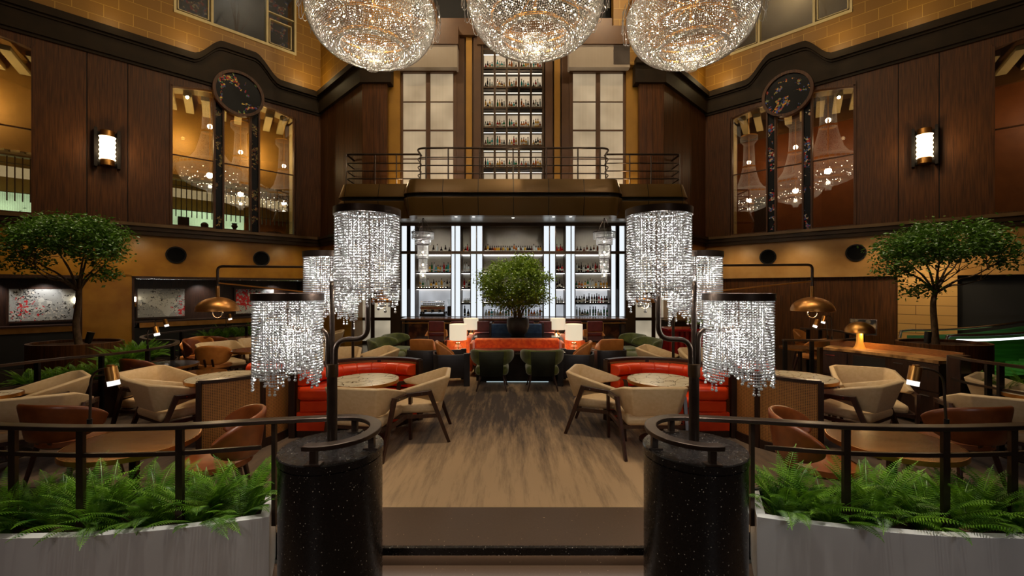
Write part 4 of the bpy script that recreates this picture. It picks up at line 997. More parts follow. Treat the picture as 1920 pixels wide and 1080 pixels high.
# crystal pendants in front of the bar are built with the other crystal below
# ================================================================== CRYSTAL
def ico():
    p = (1 + 5 ** 0.5) / 2
    v = np.array([(-1, p, 0), (1, p, 0), (-1, -p, 0), (1, -p, 0), (0, -1, p), (0, 1, p), (0, -1, -p), (0, 1, -p), (p, 0, -1), (p, 0, 1), (-p, 0, -1), (-p, 0, 1)], float)
    v /= np.linalg.norm(v[0])
    f = np.array([(0, 11, 5), (0, 5, 1), (0, 1, 7), (0, 7, 10), (0, 10, 11), (1, 5, 9), (5, 11, 4), (11, 10, 2), (10, 7, 6), (7, 1, 8), (3, 9, 4), (3, 4, 2), (3, 2, 6), (3, 6, 8), (3, 8, 9), (4, 9, 5), (2, 4, 11), (6, 2, 10), (8, 6, 7), (9, 8, 1)])
    return v, f
def beads(name, pos, rad, mt, sz=1.0):
    pos = np.asarray(pos, float); n = len(pos); rad = np.broadcast_to(np.asarray(rad, float), (n,))
    v, f = ico(); a = rng.uniform(0, 2 * PI, n); ca, sa = np.cos(a)[:, None], np.sin(a)[:, None]
    X = v[None, :, 0] * ca - v[None, :, 1] * sa; Y = v[None, :, 0] * sa + v[None, :, 1] * ca; Z = np.broadcast_to(v[None, :, 2] * sz, X.shape)
    V = np.stack([X, Y, Z], -1) * rad[:, None, None] + pos[:, None, :]
    Fc = (f[None] + (np.arange(n) * 12)[:, None, None]).reshape(-1, 3)
    return raw_mesh(name, V.reshape(-1, 3), Fc, mt)

def curtain_points(r, z_top, length, tail, n, pitch, waves, phase):
    P_ = []; rr = []
    for k in range(n):
        a = 2 * PI * k / n; u = (a * waves / (2 * PI) + phase) % 1.0
        ln = length + tail * (abs(2 * u - 1) ** 1.2) * (0.75 + 0.25 * math.sin(k * 2.7)); c = int(ln / pitch)
        for j in range(c):
            P_.append((r * math.cos(a), r * math.sin(a), z_top - pitch * (j + 0.5))); rr.append(0.0068 if j < c - 1 else 0.0100)
    return P_, rr
def crystal_shade(parent, loc, r, length, tail, watts, waves=5, phase=0.0):
    sh = MB(); sh.lathe([(r + 0.012, -0.002), (r + 0.012, 0.042), (r - 0.01, 0.042), (r - 0.01, 0.034), (r + 0.004, 0.03), (r + 0.004, -0.002), (r + 0.012, -0.002)], n=48)
    for k in range(3): sh.bar((0, 0, 0.035), ((r) * math.cos(k * 2 * PI / 3), r * math.sin(k * 2 * PI / 3), 0.035), 0.014, 0.008)
    ring = sh.build('shade_ring', dark_metal, parent, loc=loc)
    p1, r1 = curtain_points(r, 0.0, length, tail, 82, 0.0168, waves, phase)
    p2, r2 = curtain_points(r * 0.74, 0.0, length * 0.95, tail * 0.8, 30, 0.0168, waves, phase + 0.3)
    o = link('bead_curtain', beads('bead_curtain', p1 + p2, r1 + r2, crystal), ring); o['kind'] = 'stuff'; o['label'] = 'curtain of strung clear crystal beads'
    MB().lathe([(r - 0.012, 0.02), (r - 0.018, 0.02), (r - 0.018, 0.028), (r - 0.012, 0.028), (r - 0.012, 0.02)], n=48).build('led_ring', led_white, ring)
    for zz in (-0.06, -0.25, -0.45):
        if -zz < length: point('crystal_light', (loc[0], loc[1], loc[2] + zz), watts / 3, (1.0, 0.95, 0.88), 0.05, parent)
    return ring
PX, PY, PTOP = 1.145, 2.70, 0.85
for sx in (-1, 1):
    side = 'left' if sx < 0 else 'right'
    t = thing('crystal_floor_lamp', 'three-armed dark metal lamp with crystal bead shades on the %s black pedestal' % side, 'lamp', (sx * PX, PY, PTOP))
    q = -sx                                                  # towards the aisle
    MB().cyl((0, 0, 0.0), (0, 0, 0.50), 0.031, n=18).build('pole', dark_metal, t)
    MB().cyl((0, 0, 0.44), (0, 0, 0.52), 0.037, n=18).build('collar', bronze_dark, t)
    MB().cyl((0, 0, 0.0), (0, 0, 0.012), 0.07, n=20).build('foot_plate', dark_metal, t)
    A = (q * 0.225, 0.0, 1.455); B = (-q * 0.27, 0.62, 1.235); Cc = (-q * 0.26, -0.03, 0.925)
    def arm(pts, rad): MB().tube(fillet3(pts, rad), 0.0165, 10).build('arm', dark_metal, t)
    def fillet3(pts, rad, n=7):
        out = [Vector(pts[0])]
        for i in range(1, len(pts) - 1):
            p0, p, p1 = Vector(pts[i - 1]), Vector(pts[i]), Vector(pts[i + 1]); d = min(rad, (p0 - p).length * 0.49, (p1 - p).length * 0.49)
            a, b_ = p + (p0 - p).normalized() * d, p + (p1 - p).normalized() * d
            out += [a * (1 - k / n) ** 2 + p * 2 * (k / n) * (1 - k / n) + b_ * (k / n) ** 2 for k in range(n + 1)]
        out.append(Vector(pts[-1])); return out
    arm([(q * 0.02, 0, 0.5), (q * 0.02, 0, 0.675), (A[0], 0, 0.675), (A[0], 0, A[2] + 0.03)], 0.085)
    arm([(-q * 0.005, 0.012, 0.5), (-q * 0.005, 0.012, 1.03), (B[0], B[1], 1.06), (B[0], B[1], B[2] + 0.03)], 0.07)
    arm([(-q * 0.028, 0, 0.5), (-q * 0.028, 0, 0.74), (Cc[0], Cc[1], 0.74), (Cc[0], Cc[1], Cc[2] + 0.03)], 0.07)
    crystal_shade(t, A, 0.192, 0.47, 0.17, 28, 4, 0.5)
    crystal_shade(t, B, 0.192, 0.40, 0.17, 25, 4, 0.1)
    crystal_shade(t, Cc, 0.195, 0.44, 0.15, 28, 5, 0.2)
    # the granite drum it stands on
    d = thing('stone_pedestal', 'black flecked granite drum pedestal on the %s of the step' % side, 'pedestal', (sx * PX, PY, -0.165))
    MB().lathe([(0.001, 0), (0.305, 0), (0.305, 0.955), (0.001, 0.955)], n=64).build('drum', granite, d)
    MB().lathe([(0.001, 0.957), (0.300, 0.957), (0.300, 0.965), (0.312, 0.967), (0.312, 1.008), (0.306, 1.015), (0.001, 1.015)], n=64).build('cap', granite, d)

# chandeliers
def chandelier_mesh():
    P_ = []; rr = []
    def surf(prof, pitch, rad, ripple=0.0):
        pts = [Vector((r, z)) for r, z in prof]; L = [0]
        for a, b_ in zip(pts, pts[1:]): L.append(L[-1] + (b_ - a).length)
        n = int(L[-1] / pitch)
        for i in range(n + 1):
            s = L[-1] * i / n; k = 0
            while k < len(L) - 2 and L[k + 1] < s: k += 1
            p = pts[k].lerp(pts[k + 1], (s - L[k]) / max(1e-6, L[k + 1] - L[k])); c = max(5, int(2 * PI * p.x / pitch)); ph = i * 0.37
            for j in range(c):
                a = 2 * PI * (j + 0.0) / c + (0.5 * (i % 2)) * 2 * PI / c * 0.2
                P_.append((p.x * math.cos(a), p.x * math.sin(a), p.y)); rr.append(rad * random.uniform(0.8, 1.15))
    bowl = [(1.17 * math.cos(t) ** 0.62 if t < 1.4 else 0.45, 1.08 - 0.84 * math.sin(t)) for t in np.linspace(0, 1.18, 16)]
    surf(bowl, 0.0285, 0.0108)
    surf([(r * 0.94, z + 0.05) for r, z in bowl], 0.042, 0.0115)
    surf([(0.60, 0.34), (0.605, 0.44)], 0.028, 0.011)
    surf([(0.59, 0.40), (0.5, 0.26), (0.38, 0.20), (0.22, 0.17)], 0.032, 0.0115)
    surf([(0.20, 0.36), (0.21, 0.20), (0.17, 0.12), (0.12, 0.10)], 0.024, 0.011)
    surf([(0.115, 0.12), (0.105, 0.0)], 0.022, 0.010)
    surf([(1.15, 1.16), (1.0, 1.30), (0.72, 1.45), (0.52, 1.75), (0.38, 2.25), (0.31, 2.6)], 0.045, 0.015)
    surf([(0.30, 2.65), (0.27, 3.3), (0.25, 3.9)], 0.045, 0.015)
    surf([(0.26, 3.9), (0.42, 4.1), (0.42, 4.3)], 0.045, 0.015)
    return beads('crystal_strings', P_, rr, crystal_warm)
CHM = chandelier_mesh()
chm = MB()
chm.lathe([(1.16, 1.08), (1.20, 1.08), (1.20, 1.17), (1.16, 1.17), (1.16, 1.08)], n=64); chm.lathe([(0.57, 0.43), (0.615, 0.43), (0.615, 0.46), (0.57, 0.46), (0.57, 0.43)], n=48)
chm.lathe([(0.30, 2.6), (0.33, 2.6), (0.33, 2.68), (0.30, 2.68), (0.30, 2.6)], n=32); chm.cyl((0, 0, 0.9), (0, 0, 7.0), 0.03); chm.lathe([(0.001, 4.3), (0.44, 4.3), (0.44, 4.36), (0.001, 4.36)], n=32)
for k in range(4): chm.bar((0, 0, 1.2), (1.17 * math.cos(k * PI / 2 + .4), 1.17 * math.sin(k * PI / 2 + .4), 1.14), 0.02, 0.02)
chm.lathe([(0.74, 0.72), (0.77, 0.72), (0.77, 0.75), (0.74, 0.75), (0.74, 0.72)], n=48)
CHF = chm.mesh('chandelier_frame', brass)
dr = MB()
for k in range(44):
    a0, a1 = 2 * PI * k / 44, 2 * PI * (k + 2.4) / 44; drop = 0.22 + 0.16 * ((k * 7) % 5) / 4
    pts = [((1.24 + 0.03 * math.sin(PI * i / 8)) * math.cos(a0 + (a1 - a0) * i / 8), (1.24 + 0.03 * math.sin(PI * i / 8)) * math.sin(a0 + (a1 - a0) * i / 8), 1.2 - drop * (1 - (i / 4 - 1) ** 2)) for i in range(9)]
    dr.tube(pts, 0.0055, 4)
    if k % 3 == 0: dr.tube([(1.25 * math.cos(a0), 1.25 * math.sin(a0), 1.2), (1.25 * math.cos(a0), 1.25 * math.sin(a0), 1.2 - drop - 0.12)], 0.0055, 4)
CHD = dr.mesh('draped_chains', crystal_warm)
BULB = MB().ball((0, 0, 0), 0.015, 8, 6).mesh('bulb', bulb_mat)
for (x, y, zb, lab, w) in ((-2.64, 8.0, 5.95, 'crystal bowl chandelier hanging over the lounge, beside the stained window on the left', 125), (0.38, 7.4, 5.80, 'largest-looking crystal bowl chandelier, hanging in front of the bottle tower', 125), (3.34, 8.0, 5.95, 'crystal bowl chandelier hanging over the lounge on the right of the bottle tower', 125)):
    t = thing('crystal_chandelier', lab, 'chandelier', (x, y, zb), 0, 'three great chandeliers')
    link('frame', CHF, t); o = link('crystal_strings', CHM, t); o['kind'] = 'stuff'; link('draped_chains', CHD, t)['kind'] = 'stuff'
    for i in range(32):
        a = 2 * PI * i / 32; link('bulb', BULB, t, (1.02 * math.cos(a), 1.02 * math.sin(a), 0.90 - 0.22 * (i % 2) + 0.05 * math.sin(i * 2.3)))
    for i in range(24):
        a = 2 * PI * i / 24 + 0.1 * math.sin(i); link('bulb', BULB, t, (0.74 * math.cos(a), 0.74 * math.sin(a), 0.55))
    for i in range(9):
        a = 2 * PI * i / 9; link('bulb', BULB, t, (0.42 * math.cos(a), 0.42 * math.sin(a), 0.33))
    for i in range(4):
        a = 2 * PI * i / 4; link('bulb', BULB, t, (0.08 * math.cos(a), 0.08 * math.sin(a), 0.24))
    point('chandelier_light', (0, 0, 0.78), w, (1.0, 0.90, 0.74), 0.12, t)
    point('chandelier_light', (0, 0, 0.30), 4, (1.0, 0.88, 0.68), 0.08, t)
    point('chandelier_light', (0, 0, 2.9), 10, (1.0, 0.85, 0.62), 0.1, t)
# pendants in front of the bar
for sx, px in ((-1, 793), (1, 1133)):
    X = x_at(px, 11.9)
    t = thing('crystal_pendant', 'tiered crystal pendant hanging at the %s end of the bar' % ('left' if sx < 0 else 'right'), 'pendant lamp', (X, 11.9, 3.80))
    P_ = []; rr = []
    def cylb(r, z0, z1, pitch=0.026, rad=0.0105):
        n = int((z0 - z1) / pitch); c = int(2 * PI * r / pitch)
        for i in range(n + 1):
            for j in range(c): P_.append((r * math.cos(2 * PI * j / c), r * math.sin(2 * PI * j / c), z0 - i * pitch)); rr.append(rad)
    cylb(0.30, -0.42, -0.60); cylb(0.22, -0.58, -0.76); cylb(0.15, -0.76, -1.15); cylb(0.12, -1.15, -1.5); cylb(0.075, -1.45, -1.8)
    o = link('crystal_strings', beads('pendant_strings', P_, rr, crystal), t); o['kind'] = 'stuff'
    fm = MB(); fm.cyl((0, 0, 0), (0, 0, -1.4), 0.012)
    for r, z in ((0.31, -0.41), (0.23, -0.57), (0.16, -0.75), (0.13, -1.14), (0.08, -1.44)): fm.lathe([(r - 0.01, z), (r + 0.008, z), (r + 0.008, z + 0.02), (r - 0.01, z + 0.02), (r - 0.01, z)], n=32)
    for k in range(4): fm.tube([(0.3 * math.cos(k * PI / 2 + 0.6), 0.3 * math.sin(k * PI / 2 + 0.6), -0.40), (0.02, 0.0, 0.0)], 0.005, 5)
    fm.build('frame', dark_metal, t)
    for z in (-0.66, -0.95, -1.3, -1.6): MB().ball((0, 0, z), 0.028, 8, 6).build('bulb', bulb_mat, t)
    for z in (-0.55, -1.0, -1.45): point('pendant_light', (0.02, 0, z), 3, (1, 0.95, 0.88), 0.03, t)

# ================================================================== FRONT RAIL AND PLANTERS
def front(sx):
    side = 'left' if sx < 0 else 'right'; q = sx
    t = thing('scroll_handrail', 'dark metal rail that curls around the lamp on the %s black pedestal' % side, 'handrail', (0, 0, 0))
    cx_, cy_, r = sx * PX, 2.69, 0.265
    pts = [(q * 4.6, 3.02), (q * 3.9, 2.86), (q * 3.3, 2.78), (q * 2.75, 2.745), (q * 2.2, 2.775), (q * 1.7, 2.88)]
    arc = [(cx_ + q * r * math.cos(a), cy_ + r * math.sin(a) * 1.05) for a in np.linspace(R(82), R(278), 26)]
    path = [p[:2] for p in spline([(a, b_, 0) for a, b_ in pts + [arc[0]]], 7)][:-1] + arc
    MB().rail([(x, y, 0.95) for x, y in path], 0.072, 0.028).build('top_rail', dark_metal, t, bevel=0.004)
    low = [p[:2] for p in spline([(a, b_, 0) for a, b_ in pts], 7)]
    MB().rail([(x, y, 0.775) for x, y in low], 0.02, 0.026).build('lower_rail', dark_metal, t)
    for x, y, w in ((1.62, 2.895, 0.028), (2.17, 2.78, 0.045), (2.78, 2.745, 0.045), (3.25, 2.775, 0.045), (3.85, 2.85, 0.045)):
        MB().ext(q * x - w / 2, q * x + w / 2, y - 0.012, y + 0.012, 0.24, 0.94).build('post', dark_metal, t)
    for a in (R(100), R(186), R(266)):
        x, y = cx_ + q * r * math.cos(a), cy_ + r * 1.05 * math.sin(a)
        MB().ext(x - 0.018, x + 0.018, y - 0.018, y + 0.018, 0.86, 0.94).ext(x - 0.045, x + 0.045, y - 0.03, y + 0.03, 0.851, 0.86).build('foot', dark_metal, t)
    # planter
    p = thing('planter_trough', 'white curved planter trough beside the %s black pedestal' % side, 'planter', (0, 0, 0))
    outer = [(q * x, y) for x, y in ((1.78, 3.2), (1.60, 2.80), (1.9, 2.71), (2.19, 2.645), (2.6, 2.58), (3.08, 2.555), (3.6, 2.56), (4.4, 2.62))]
    outer = outer[:2] + [p_[:2] for p_ in spline([(a, b_, 0) for a, b_ in outer[1:]], 4)][1:]
    if sx > 0: outer = outer[::-1]
    # travel so that the outside is on the right
    o2 = outer[::-1] if sx < 0 else outer[::-1]
    path = outer[::-1] if sx < 0 else outer[::-1]
    MB().sweep(path, [(0.0, -0.165), (0.0, 0.35), (-0.055, 0.35), (-0.055, -0.165)]).build('wall', white_plaster, p, bevel=0.004)
    MB().prism([(q * 4.4, 3.2), (q * 1.80, 3.2), (q * 1.67, 2.87), (q * 2.2, 2.72), (q * 2.8, 2.63), (q * 4.4, 2.69)], -0.1, 0.24).build('soil', soil, p)
    MB().ext(q * 1.78, q * 4.4, 3.16, 3.21, -0.165, 0.35).build('back_wall', black_matte, p)
front(-1); front(1)

# ------------------------------------------------------------------ ferns
def fern_mesh(seed, n=44, ln=0.44, lift=1.0, wide=1.0, pairs=34):
    g = np.random.default_rng(seed); V = []; Fc = []
    for k in range(n):
        ph = g.uniform(0, 2 * PI); L = ln * g.uniform(0.65, 1.2); e0 = R(g.uniform(42, 88)) * lift; droop = g.uniform(0.45, 1.25)
        p = np.array([0.06 * math.cos(ph), 0.06 * math.sin(ph), 0.0]); h = np.array([math.cos(ph), math.sin(ph), 0]); sd = np.array([-math.sin(ph), math.cos(ph), 0])
        bend = g.uniform(-0.5, 0.5); st = L / pairs; prev = p.copy()
        for i in range(pairs):
            u = i / (pairs - 1); el = e0 - droop * 1.25 * u ** 1.3
            d = h * math.cos(el) * wide + np.array([0, 0, 1]) * math.sin(el) + sd * bend * u; d /= np.linalg.norm(d)
            nx = prev + d * st; s2 = np.cross(d, [0, 0, 1.0]); s2 /= max(1e-6, np.linalg.norm(s2)); up = np.cross(s2, d)
            w = L * 0.115 * (math.sin(PI * min(1, 0.12 + u * 0.9)) ** 0.7) + 0.004
            o = len(V); rw = s2 * 0.0022
            V += [prev - rw, prev + rw, nx + rw, nx - rw]; Fc.append((o, o + 1, o + 2, o + 3))
            for sg in (-1, 1):
                tip = prev + s2 * sg * w + d * w * 0.28 - up * w * 0.15; mid = prev + s2 * sg * w * 0.5
                o = len(V); hw = d * st * 0.32
                V += [prev, mid - hw * 0.9 + d * w * 0.12, tip, mid + hw * 0.9 + d * w * 0.16]; Fc.append((o, o + 1, o + 2, o + 3))
            prev = nx
    return raw_mesh('fern', np.array(V), np.array(Fc), fern_leaf)
FERN = [fern_mesh(s) for s in (1, 2, 3, 4)]
def fern(x, y, z, k, label, group, s=1.0, rz=0.0):
    o = link('fern', FERN[k % 4], None, (x, y, z), rz); o.scale = (s, s, s); return tag(o, label, 'fern', group)
for sx in (-1, 1):
    side = 'left' if sx < 0 else 'right'
    for k, (px, Y, s) in enumerate(((452, 2.86, 0.95), (375, 2.80, 0.9), (290, 2.78, 0.92), (190, 2.72, 0.9), (110, 2.76, 0.95), (20, 2.70, 0.9))):
        px = px if sx < 0 else 1924 - px
        fern(x_at(px, Y + 0.1), Y + 0.1, 0.25, k + (sx > 0), 'green fern, %s from the black pedestal in the %s white planter' % (ORD[k], side), 'ferns in the front planters', s * 1.08, k * 1.3 + sx)

# ================================================================== SEATING
def armchair():
    t = thing('armchair', '', 'armchair')
    MB().box((0, 0.03, 0.405), (0.54, 0.54, 0.11)).build('seat', beige, t, bevel=0.04, seg=3)
    pt = [(-0.31, 0.24), (-0.315, 0.0), (-0.30, -0.24), (-0.24, -0.31), (0.24, -0.31), (0.30, -0.24), (0.315, 0.0), (0.31, 0.24)]
    pb = [(-0.285, 0.20), (-0.27, 0.0), (-0.25, -0.17), (-0.19, -0.23), (0.19, -0.23), (0.25, -0.17), (0.27, 0.0), (0.285, 0.20)]
    zt = [0.63, 0.71, 0.79, 0.80, 0.80, 0.79, 0.71, 0.63]; zb = [0.585, 0.55, 0.49, 0.47, 0.47, 0.49, 0.55, 0.585]
    vs = []; fs = []
    for i in range(8): vs += [(*pb[i], zb[i]), (*pt[i], zt[i])]
    for i in range(7): fs.append((2 * i, 2 * i + 2, 2 * i + 3, 2 * i + 1))
    m = MB(); m.add(vs, fs); m.build('backrest', beige, t, solid=0.05, bevel=0.014, soff=0.0, angle=25)
    for s in (-1, 1):
        MB().bar((s * 0.335, 0.30, 0.575), (s * 0.335, -0.13, 0.625), 0.03, 0.05).build('arm', wood_chair, t, bevel=0.006)
        MB().bar((s * 0.335, 0.285, 0.60), (s * 0.315, 0.335, 0.0), 0.032, 0.05, 0.026, 0.032).build('leg', wood_chair, t)
        MB().bar((s * 0.335, -0.115, 0.645), (s * 0.30, -0.32, 0.0), 0.032, 0.05, 0.026, 0.032).build('leg', wood_chair, t)
        MB().bar((s * 0.325, 0.30, 0.335), (s * 0.315, -0.21, 0.335), 0.028, 0.04).build('seat_rail', wood_chair, t)
        for yy in (0.16, -0.04): MB().cyl((s * 0.352, yy, 0.592 - 0.116 * (yy - 0.16)), (s * 0.354, yy, 0.592 - 0.116 * (yy - 0.16)), 0.008, n=10).build('peg', chrome, t)
    for yy in (0.29, -0.2): MB().bar((-0.31, yy, 0.335), (0.31, yy, 0.335), 0.03, 0.04).build('cross_rail', wood_chair, t)
    return t
def shell_chair(leather, k=1.0, ang=168):
    t = thing('leather_chair', '', 'chair')
    MB().lathe([(0.001, 0.40), (0.22, 0.40), (0.26, 0.43), (0.255, 0.47), (0.2, 0.49), (0.001, 0.495)], n=24).build('seat', leather, t)
    def bk(u, v):
        a = (u - 0.5) * R(ang); hh = 0.18 * max(0.05, 1 - abs(2 * u - 1) ** 2.6) ** 0.5
        r = 0.325 * k + 0.05 * v
        return (r * math.sin(a), -r * math.cos(a) + 0.03, 0.665 - 0.02 * abs(2 * u - 1) + hh * (2 * v - 1))
    m = MB(); m.grid(bk, 16, 5); m.build('backrest', leather, t, solid=0.04, sub=1)
    MB().bar((-0.06, -0.22, 0.42), (-0.06, -0.31, 0.6), 0.03, 0.02).bar((0.06, -0.22, 0.42), (0.06, -0.31, 0.6), 0.03, 0.02).build('back_support', wood_chair, t)
    for i in (-1, 1):
        for j in (-1, 1): MB().cyl((i * 0.17, j * 0.17, 0.41), (i * 0.24, j * 0.24, 0), 0.024, 0.014, n=10).build('leg', wood_chair, t)
    return t
def velvet_chair():
    t = thing('velvet_chair', '', 'chair')
    MB().box((0, 0.04, 0.36), (0.60, 0.58, 0.17)).build('seat', green_vel, t, bevel=0.075, seg=4)
    pt = [(-0.34, 0.02), (-0.33, -0.12), (-0.26, -0.28), (0, -0.31), (0.26, -0.28), (0.33, -0.12), (0.34, 0.02)]; zt = [0.70, 0.745, 0.765, 0.75, 0.765, 0.745, 0.70]; zb = [0.60, 0.54, 0.47, 0.42, 0.47, 0.54, 0.60]
    vs = []; fs = []
    for i in range(7):
        for k in range(4): vs.append((pt[i][0], pt[i][1] + 0.06 * (1 - k / 3), zb[i] + (zt[i] - zb[i]) * k / 3))
    for i in range(6):
        for k in range(3): fs.append((i * 4 + k, i * 4 + 4 + k, i * 4 + 5 + k, i * 4 + 1 + k))
    m = MB(); m.add(vs, fs); m.build('backrest', green_vel, t, solid=0.07, sub=2, soff=1)
    m = MB(); m.add([(-0.22, -0.335, 0.72), (0.22, -0.335, 0.72), (0.20, -0.28, 0.28), (-0.20, -0.28, 0.28), (0.0, -0.36, 0.72), (0, -0.29, 0.28)], [(0, 4, 5, 3), (4, 1, 2, 5)]); m.build('back_panel', green_back, t, solid=0.03)
    for i in (-1, 1):
        for j in (-1, 1): MB().cyl((i * 0.2, j * 0.2, 0.29), (i * 0.27, j * 0.27, 0), 0.02, 0.012, n=10).build('leg', wood_chair, t)
    return t
def club_chair():
    t = thing('club_chair', '', 'armchair')
    MB().box((0, 0.05, 0.37), (0.5, 0.5, 0.16)).build('seat', tan, t, bevel=0.05, seg=3)
    pt = [(-0.29, 0.06), (-0.285, -0.1), (-0.24, -0.29), (0, -0.32), (0.24, -0.29), (0.285, -0.1), (0.29, 0.06)]; zt = [0.56, 0.70, 0.81, 0.82, 0.81, 0.70, 0.56]; zb = [0.4] * 7
    vs = []; fs = []
    for i in range(7):
        for k in range(3): vs.append((pt[i][0], pt[i][1] + 0.08 * (1 - k / 2), zb[i] + (zt[i] - zb[i]) * k / 2))
    for i in range(6):
        for k in range(2): fs.append((i * 3 + k, i * 3 + 3 + k, i * 3 + 4 + k, i * 3 + 1 + k))
    m = MB(); m.add(vs, fs); m.build('backrest', tan, t, solid=0.05, bevel=0.015, soff=-1)
    po = [(-0.33, 0.30), (-0.34, 0.0), (-0.29, -0.26), (-0.2, -0.33), (0.2, -0.33), (0.29, -0.26), (0.34, 0.0), (0.33, 0.30)]
    m = MB(); vs = []; fs = []
    for i, (x, y) in enumerate(po): vs += [(x * 0.96, y * 0.96, 0.16), (x, y, 0.60)]
    for i in range(7): fs.append((2 * i, 2 * i + 2, 2 * i + 3, 2 * i + 1))
    m.add(vs, fs); m.build('outer_shell', shell_dark, t, solid=0.035, bevel=0.01)
    for s in (-1, 1):
        MB().box((s * 0.32, 0.27, 0.31), (0.07, 0.11, 0.62)).build('leg', shell_dark, t, bevel=0.008)
        MB().bar((s * 0.25, -0.26, 0.25), (s * 0.27, -0.30, 0), 0.05, 0.05, 0.035, 0.035).build('leg', shell_dark, t)
    return t
USED = set()
PROTO = {}
def place(kind, x, y, d, label, group):
    if kind not in PROTO:
        PROTO[kind] = {'beige': armchair, 'tan': lambda: shell_chair(tan, 0.80, 150), 'cognac': lambda: shell_chair(tan_dark), 'rust': lambda: shell_chair(tan_dark, 0.82, 150), 'green': velvet_chair, 'club': club_chair}[kind]()
    o = PROTO[kind] if kind not in USED else copy_tree(PROTO[kind]); USED.add(kind)
    o.location = (x, y, 0.0); o.rotation_euler = (0, 0, face(*d))
    if kind == 'beige': o.scale = (1.13, 1.13, 0.98)
    tag(o, label, o['category'], group)
    return o
def by_top(px, py, d, back=0.31, z=0.78):
    """centre of a chair whose back top shows at px, py while it faces d"""
    X, Y = at_z(px, py, z); l = math.hypot(*d)
    return X + d[0] / l * back, Y + d[1] / l * back
def pl(kind, px, py, d, label, group='beige armchairs'): x, y = by_top(px, py, d); return place(kind, x, y, d, label, group)
G1, G2 = 'cream armchairs with dark wooden arms', 'brown leather chairs'
pl('beige', 664, 727, (0.15, 1.0), 'cream armchair with its back to us, nearest the left black pedestal')
place('beige', -1.17, 5.42, (-1.0, -0.12), 'cream armchair seen from its side at the left aisle, facing the left orange booth', G1)
pl('beige', 1230, 726, (0.0, 1.0), 'cream armchair with its back to us, nearest the right black pedestal', G1)
place('beige', 1.12, 5.62, (1.0, -0.35), 'cream armchair at the right aisle with open wooden arm, facing the right orange booth', G1)
pl('beige', 268, 716, (0.5, 0.87), 'cream armchair turned to the cane screen, in front of the other left cream chair', G1)
pl('beige', 262, 692, (1.0, -0.1), 'cream armchair behind the reading lamp, facing the marble table by the cane screen', G1)
place('beige', -5.6, 5.1, (-0.6, -0.8), 'cream armchair facing left below the dark rail at the far left', G1)
place('beige', -4.95, 4.45, (-0.55, 0.85), 'cream armchair with its back to us, cut by the left edge', G1)
pl('beige', 1664, 718, (-0.5, 0.87), 'cream armchair with angular arm beside the right reading lamp', G1)
pl('beige', 1614, 688, (-0.42, -0.9), 'cream armchair facing us in front of the curved sideboard', G1)
pl('beige', 1831, 703, (0.55, -0.83), 'cream armchair facing right below the rail at the far right', G1)
pl('beige', 1893, 746, (0.5, 0.8), 'cream armchair with its back to us, cut by the right edge', G1)
pl('beige', 640, 651, (0.2, -1.0), 'cream armchair behind the left orange booth, closer to the lamp pole', G1)
pl('beige', 735, 651, (-0.8, -0.5), 'cream armchair behind the left orange booth, closer to the bar', G1)
pl('beige', 640, 620, (-0.9, -0.3), 'distant cream armchair behind the left lamp pole, before the dark wall', G1)
pl('beige', 1205, 649, (0.8, -0.5), 'cream armchair behind the right orange booth, closer to the bar', G1)
pl('beige', 1305, 652, (0.1, -1.0), 'cream armchair behind the right orange booth, closer to the lamp pole', G1)
pl('beige', 405, 641, (0.8, -0.6), 'cream armchair beside the round brown table in the left distance', G1)
place('beige', x_at(488, 9.0), 9.0, (0.7, -0.7), 'distant cream armchair half behind the lowest left crystal shade', G1)
pl('cognac', 66, 770, (0.1, 1.0), 'rust leather chair with rounded back behind the left front rail', G2)
pl('cognac', 488, 777, (-0.86, -0.45), 'rust leather chair in profile beside the left black pedestal', G2)
pl('cognac', 1866, 774, (-0.1, 1.0), 'rust leather chair with rounded back behind the right front rail', G2)
pl('cognac', 1452, 780, (0.86, -0.45), 'rust leather chair leaning in profile beside the right black pedestal', G2)
pl('rust', 232, 681, (0.2, 1.0), 'dark rust leather chair behind the left reading lamp head', G2)
pl('rust', 342, 641, (0.9, 0.3), 'rust leather chair with its back to the curling rail end', G2)
pl('tan', 390, 655, (-0.25, 0.95), 'tan leather chair with its back to us before the dark oval table', G2)
place('tan', x_at(367, 8.7), 8.7, (0.3, -0.9), 'tan leather chair facing us near the left curling rail', G2)
place('rust', x_at(404, 9.25), 9.25, (-0.2, 0.9), 'brown leather chair just behind the tan one at the curling rail', G2)
pl('tan', 1486, 621, (0.6, -0.7), 'tan leather chair with high rounded back beyond the right lowest crystal shade', G2)
pl('tan', 1550, 641, (-0.3, 0.9), 'tan leather chair with its back to us, left of the mushroom lamp', G2)
place('green', x_at(923, 7.88), 7.88, (0.0, 1.0), 'green velvet chair before the centre table, on the left of the pair', 'pair of green velvet chairs')
place('green', x_at(1016, 7.88), 7.88, (0.0, 1.0), 'green velvet chair before the centre table, on the right of the pair', 'pair of green velvet chairs')
G3 = 'tan club chairs with dark shells'
place('club', x_at(846, 8.3), 8.3, (0.95, 0.2), 'tan club chair with charcoal shell left of the green velvet chairs', G3)
place('club', x_at(1080, 8.3), 8.3, (-0.95, 0.2), 'tan club chair with charcoal shell right of the green velvet chairs', G3)
pl('club', 789, 640, (0.1, 1.0), 'tan club chair with its back to us at the left dark square table', G3)
pl('club', 1149, 640, (-0.1, 1.0), 'tan club chair with its back to us at the right dark square table', G3)
pl('club', 821, 620, (0.0, -1.0), 'tan club chair facing us at the left dark square table', G3)
pl('club', 1110, 620, (0.0, -1.0), 'tan club chair facing us at the right dark square table', G3)
G4 = 'low green chairs by the recess doors'
place('green', -2.78, 9.35, (0.9, -0.3), 'low green chair by the left recess doors, nearer to us', G4)
